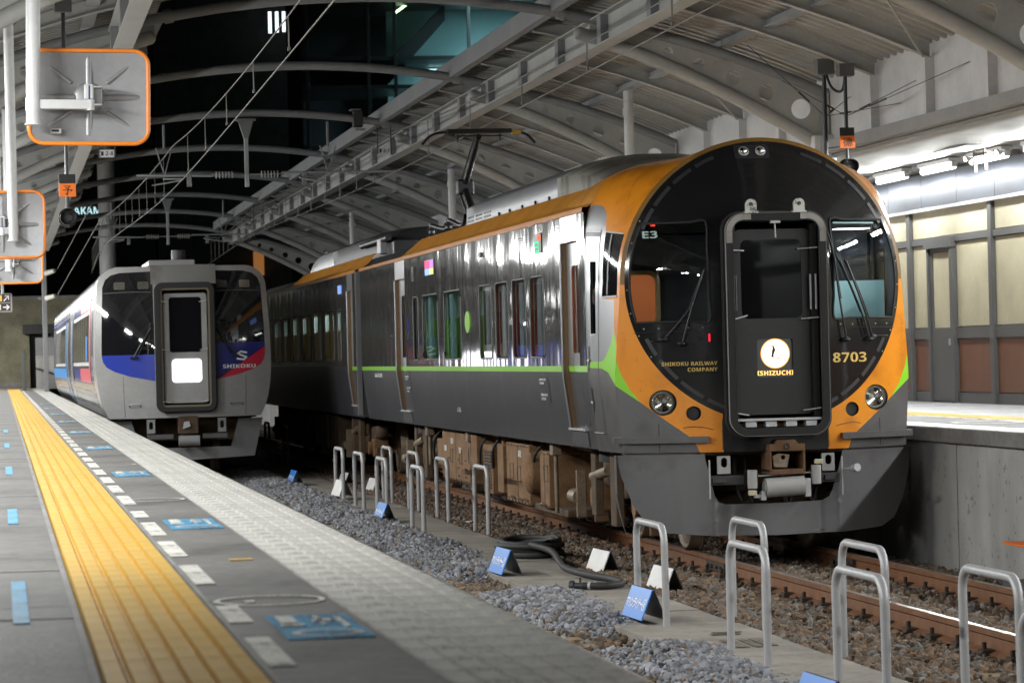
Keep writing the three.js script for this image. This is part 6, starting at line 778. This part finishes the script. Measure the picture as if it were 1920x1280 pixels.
// ================================================================ END OF THE PLATFORM AND BACKGROUND
{
  const e = thing('end_building', 'low olive beige building closing the end of the left platform', 'building', [0, 0, -112.5]);
  mesh('wall', [box(-0.6, 1.0, PY, 4.1, 0, -5), box(1.7, 9.6, PY, 4.1, 0, -5), box(1.0, 1.7, 3.1, 4.1, 0, -5)], mat({ color: lin(0.25, 0.23, 0.155), map: TX.concrete, roughness: 0.8 }), e); mesh('parapet', box(-0.7, 9.7, 4.1, 4.22, 0.08, -5), MT.coping, e); mesh('plinth', box(-0.6, 1.0, PY, PY + 0.2, 0.02, 0), MT.coping, e);
  mesh('doorway', box(1.0, 1.7, PY, 3.1, -1.2, -1.25), MT.black, e); mesh('door_canopy', rbox(0.78, 1.86, 2.92, 3.24, 0.5, -0.05, 0.01, 1), MT.black, e); mesh('shutter', box(-2.6, -0.6, PY, 3.3, 0.02, -0.1), MT.steelDim, e); for (let k = 0; k < 14; k++) mesh('shutter_slat', box(-2.6, -0.6, PY + 0.1 + k * 0.15, PY + 0.11 + k * 0.15, 0.03, 0.02), MT.frame, e);
  const r = thing('ramp_wall', 'pale concrete ramp parapet beside the end door', 'wall', [0, 0, -108]); mesh('parapet', extr(poly([[1.15, PY], [2.2, PY], [2.2, 2.15], [1.15, 2.15]]), 0.12), MT.wall, r); mesh('hand_rail', cyl([1.15, 1.75, 0.16], [2.2, 1.4, 0.16], 0.03, 8), MT.frame, r); mesh('glass_screen', box(1.15, 1.8, 2.15, 2.75, 0.05, 0.08), MT.steelDim, r);
  const f = thing('screen_panel', 'dark solid screen panel standing at the platform end', 'screen', [0.74, PY, -103.5]); mesh('panel', rbox(-0.04, 0.0, 0.02, 1.2, -2.6, 0, 0.01, 1), MT.frame, f); mesh('post', [rbox(-0.06, 0.03, 0, 1.25, -0.05, 0.05, 0.01, 1), rbox(-0.06, 0.03, 0, 1.25, -2.6, -2.5, 0.01, 1)], MT.frame, f);
  for (let k = 0; k < 5; k++) { } const p = struct(thing('end_paving', '', '')); delete p.userData.label; delete p.userData.category; mesh('tactile_band', box(-3, 0.1, PY + 0.0005, PY + 0.006, -105, -105.5), MT.yellow, p); mesh('tactile_band', box(-3, 1.2, PY + 0.0005, PY + 0.006, -111.2, -111.8), MT.yellow, p);
  const c = thing('round_column', 'tall round white column behind the silver train', 'column', [3.7, -0.36, -111.5]); mesh('shaft', cyl([0, 0, 0], [0, 10.2, 0], 0.285, 28), MT.whitePaint, c); mesh('cap', cyl([0, 10.0, 0], [0, 10.25, 0], 0.36, 28), MT.whitePaint, c);
  const ps = thing('catenary_mast', 'thin grey steel mast with round tension insulators beside the silver train', 'mast', [1.32, PY, -96]); mesh('shaft', rbox(-0.07, 0.07, 0, 5.4, -0.07, 0.07, 0.01, 1), MT.steelDim, ps); for (const y of [2.72, 3.45]) { mesh('insulator', cyl([0.05, y, 0.2], [0.30, y + 0.06, 0.45], 0.08, 14, 0.06), MT.insul, ps); mesh('bracket', rbox(-0.18, 0.1, y - 0.03, y + 0.03, -0.05, 0.1, 0.01, 1), MT.steelDim, ps); }
  const w = thing('anchor_wires', 'thin wires running down from the roof to the mast beside the silver train', 'wire'); mesh('wire', cyl([1.70, PY + 2.82, -95.5], [2.6, 5.5, -83.2], 0.012, 6), MT.wire, w); mesh('wire', cyl([1.70, PY + 3.55, -95.5], [2.4, 5.9, -83.2], 0.012, 6), MT.wire, w);
  // lit roof sign
  const sg = thing('roof_sign', 'pale lit capital letters high behind the white column', 'sign', [2.40, 7.02, -113.2]); mesh('panel', box(0, 1.5, -0.1, 0.34, -0.1, -0.06), MT.black, sg); mesh('letters', text('TAKAMA', 0.25, 0.98).translate(0.04, 0, 0), glow(0.55, 0.85, 0.9, 0.9), sg);
  // dark building masses
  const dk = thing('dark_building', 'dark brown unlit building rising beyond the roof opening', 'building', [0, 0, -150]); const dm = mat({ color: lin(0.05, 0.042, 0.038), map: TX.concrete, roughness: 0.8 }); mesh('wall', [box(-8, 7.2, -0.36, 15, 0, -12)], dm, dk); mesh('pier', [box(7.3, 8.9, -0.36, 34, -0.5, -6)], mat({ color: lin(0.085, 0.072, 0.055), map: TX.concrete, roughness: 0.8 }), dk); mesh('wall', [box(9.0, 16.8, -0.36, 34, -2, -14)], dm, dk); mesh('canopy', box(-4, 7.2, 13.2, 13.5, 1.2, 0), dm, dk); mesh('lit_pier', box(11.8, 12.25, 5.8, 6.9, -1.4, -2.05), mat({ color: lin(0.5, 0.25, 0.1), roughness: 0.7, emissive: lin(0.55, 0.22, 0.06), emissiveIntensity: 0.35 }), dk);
  // louvred skylight lit from within, seen between arches
  const sk = mesh('lit_louvre', [0, 1, 2, 3, 4, 5, 6].map(k => box(12.6 + k * 0.32, 12.75 + k * 0.32, 16.9 + k * 0.03, 17.9, 0.1, 0.12)), glow(0.8, 0.93, 1, 1.6), dk);
  // glass office block
  const gb = thing('glass_office', 'tall glass office block with teal lit windows above the roof opening', 'building', [15.6, 0, -136]);
  const X0 = 0, X1 = 11, y0 = 8.5, floors = [8.5, 10.7, 13.2, 14.4, 16.9, 19.4], cols = [-2.6, 0, 1.15, 4.3, 7.4, 10.4];
  mesh('core', [box(-2.8, 11, -0.36, 26, -6, -6.2), box(-2.9, -2.8, -0.36, 26, 0, -6), box(-2.8, 11, -0.36, 8.4, -0.05, -6)], MT.inDark, gb);
  for (const y of floors) { mesh('floor_edge', box(-2.8, 11, y - 0.08, y + 0.08, 0.06, -6), MT.frame, gb); } for (const x of cols) mesh('mullion', rbox(x - 0.07, x + 0.07, y0, 26, -0.06, 0.08, 0.01, 1), MT.frame, gb);
  for (let i = 0; i + 1 < cols.length; i++) for (let j = 0; j + 1 < floors.length; j++) mesh('glass_pane', box(cols[i] + 0.08, cols[i + 1] - 0.08, floors[j] + 0.09, floors[j + 1] - 0.09, 0.0, 0.01), MT.glass, gb);
  mesh('teal_wall', [box(1.3, 11, 8.6, 19.4, -4.2, -4.25)], mat({ color: lin(0.27, 0.42, 0.43), roughness: 0.6 }), gb); mesh('stair', extr(poly([[1.2, 13.6], [3.6, 16.2], [3.6, 16.9], [1.2, 14.5]]), 1.2).translate(0, 0, -3.4), MT.inDark, gb);
  mesh('strip_light', [cyl([1.6, 17.2, -2], [3.3, 18.5, -2], 0.06, 8), cyl([1.4, 16.5, -2], [2.4, 17.2, -2], 0.05, 8)], glow(0.6, 1, 0.5, 4), gb);
  for (const [y, k] of [[19.2, 5], [14.2, 3], [10.4, 2]]) { mesh('ceiling_light', box(3, 10, y - 0.03, y, -3.6, -3.0), glow(0.55, 0.95, 1, k * 0.4), gb); lampLight(gb, [6, y - 0.06, -2.6], 9, 0.7, C(0xb4e8ee), k * 26, [0, -1, -0.6]); }
}
renderer.render(scene, camera);
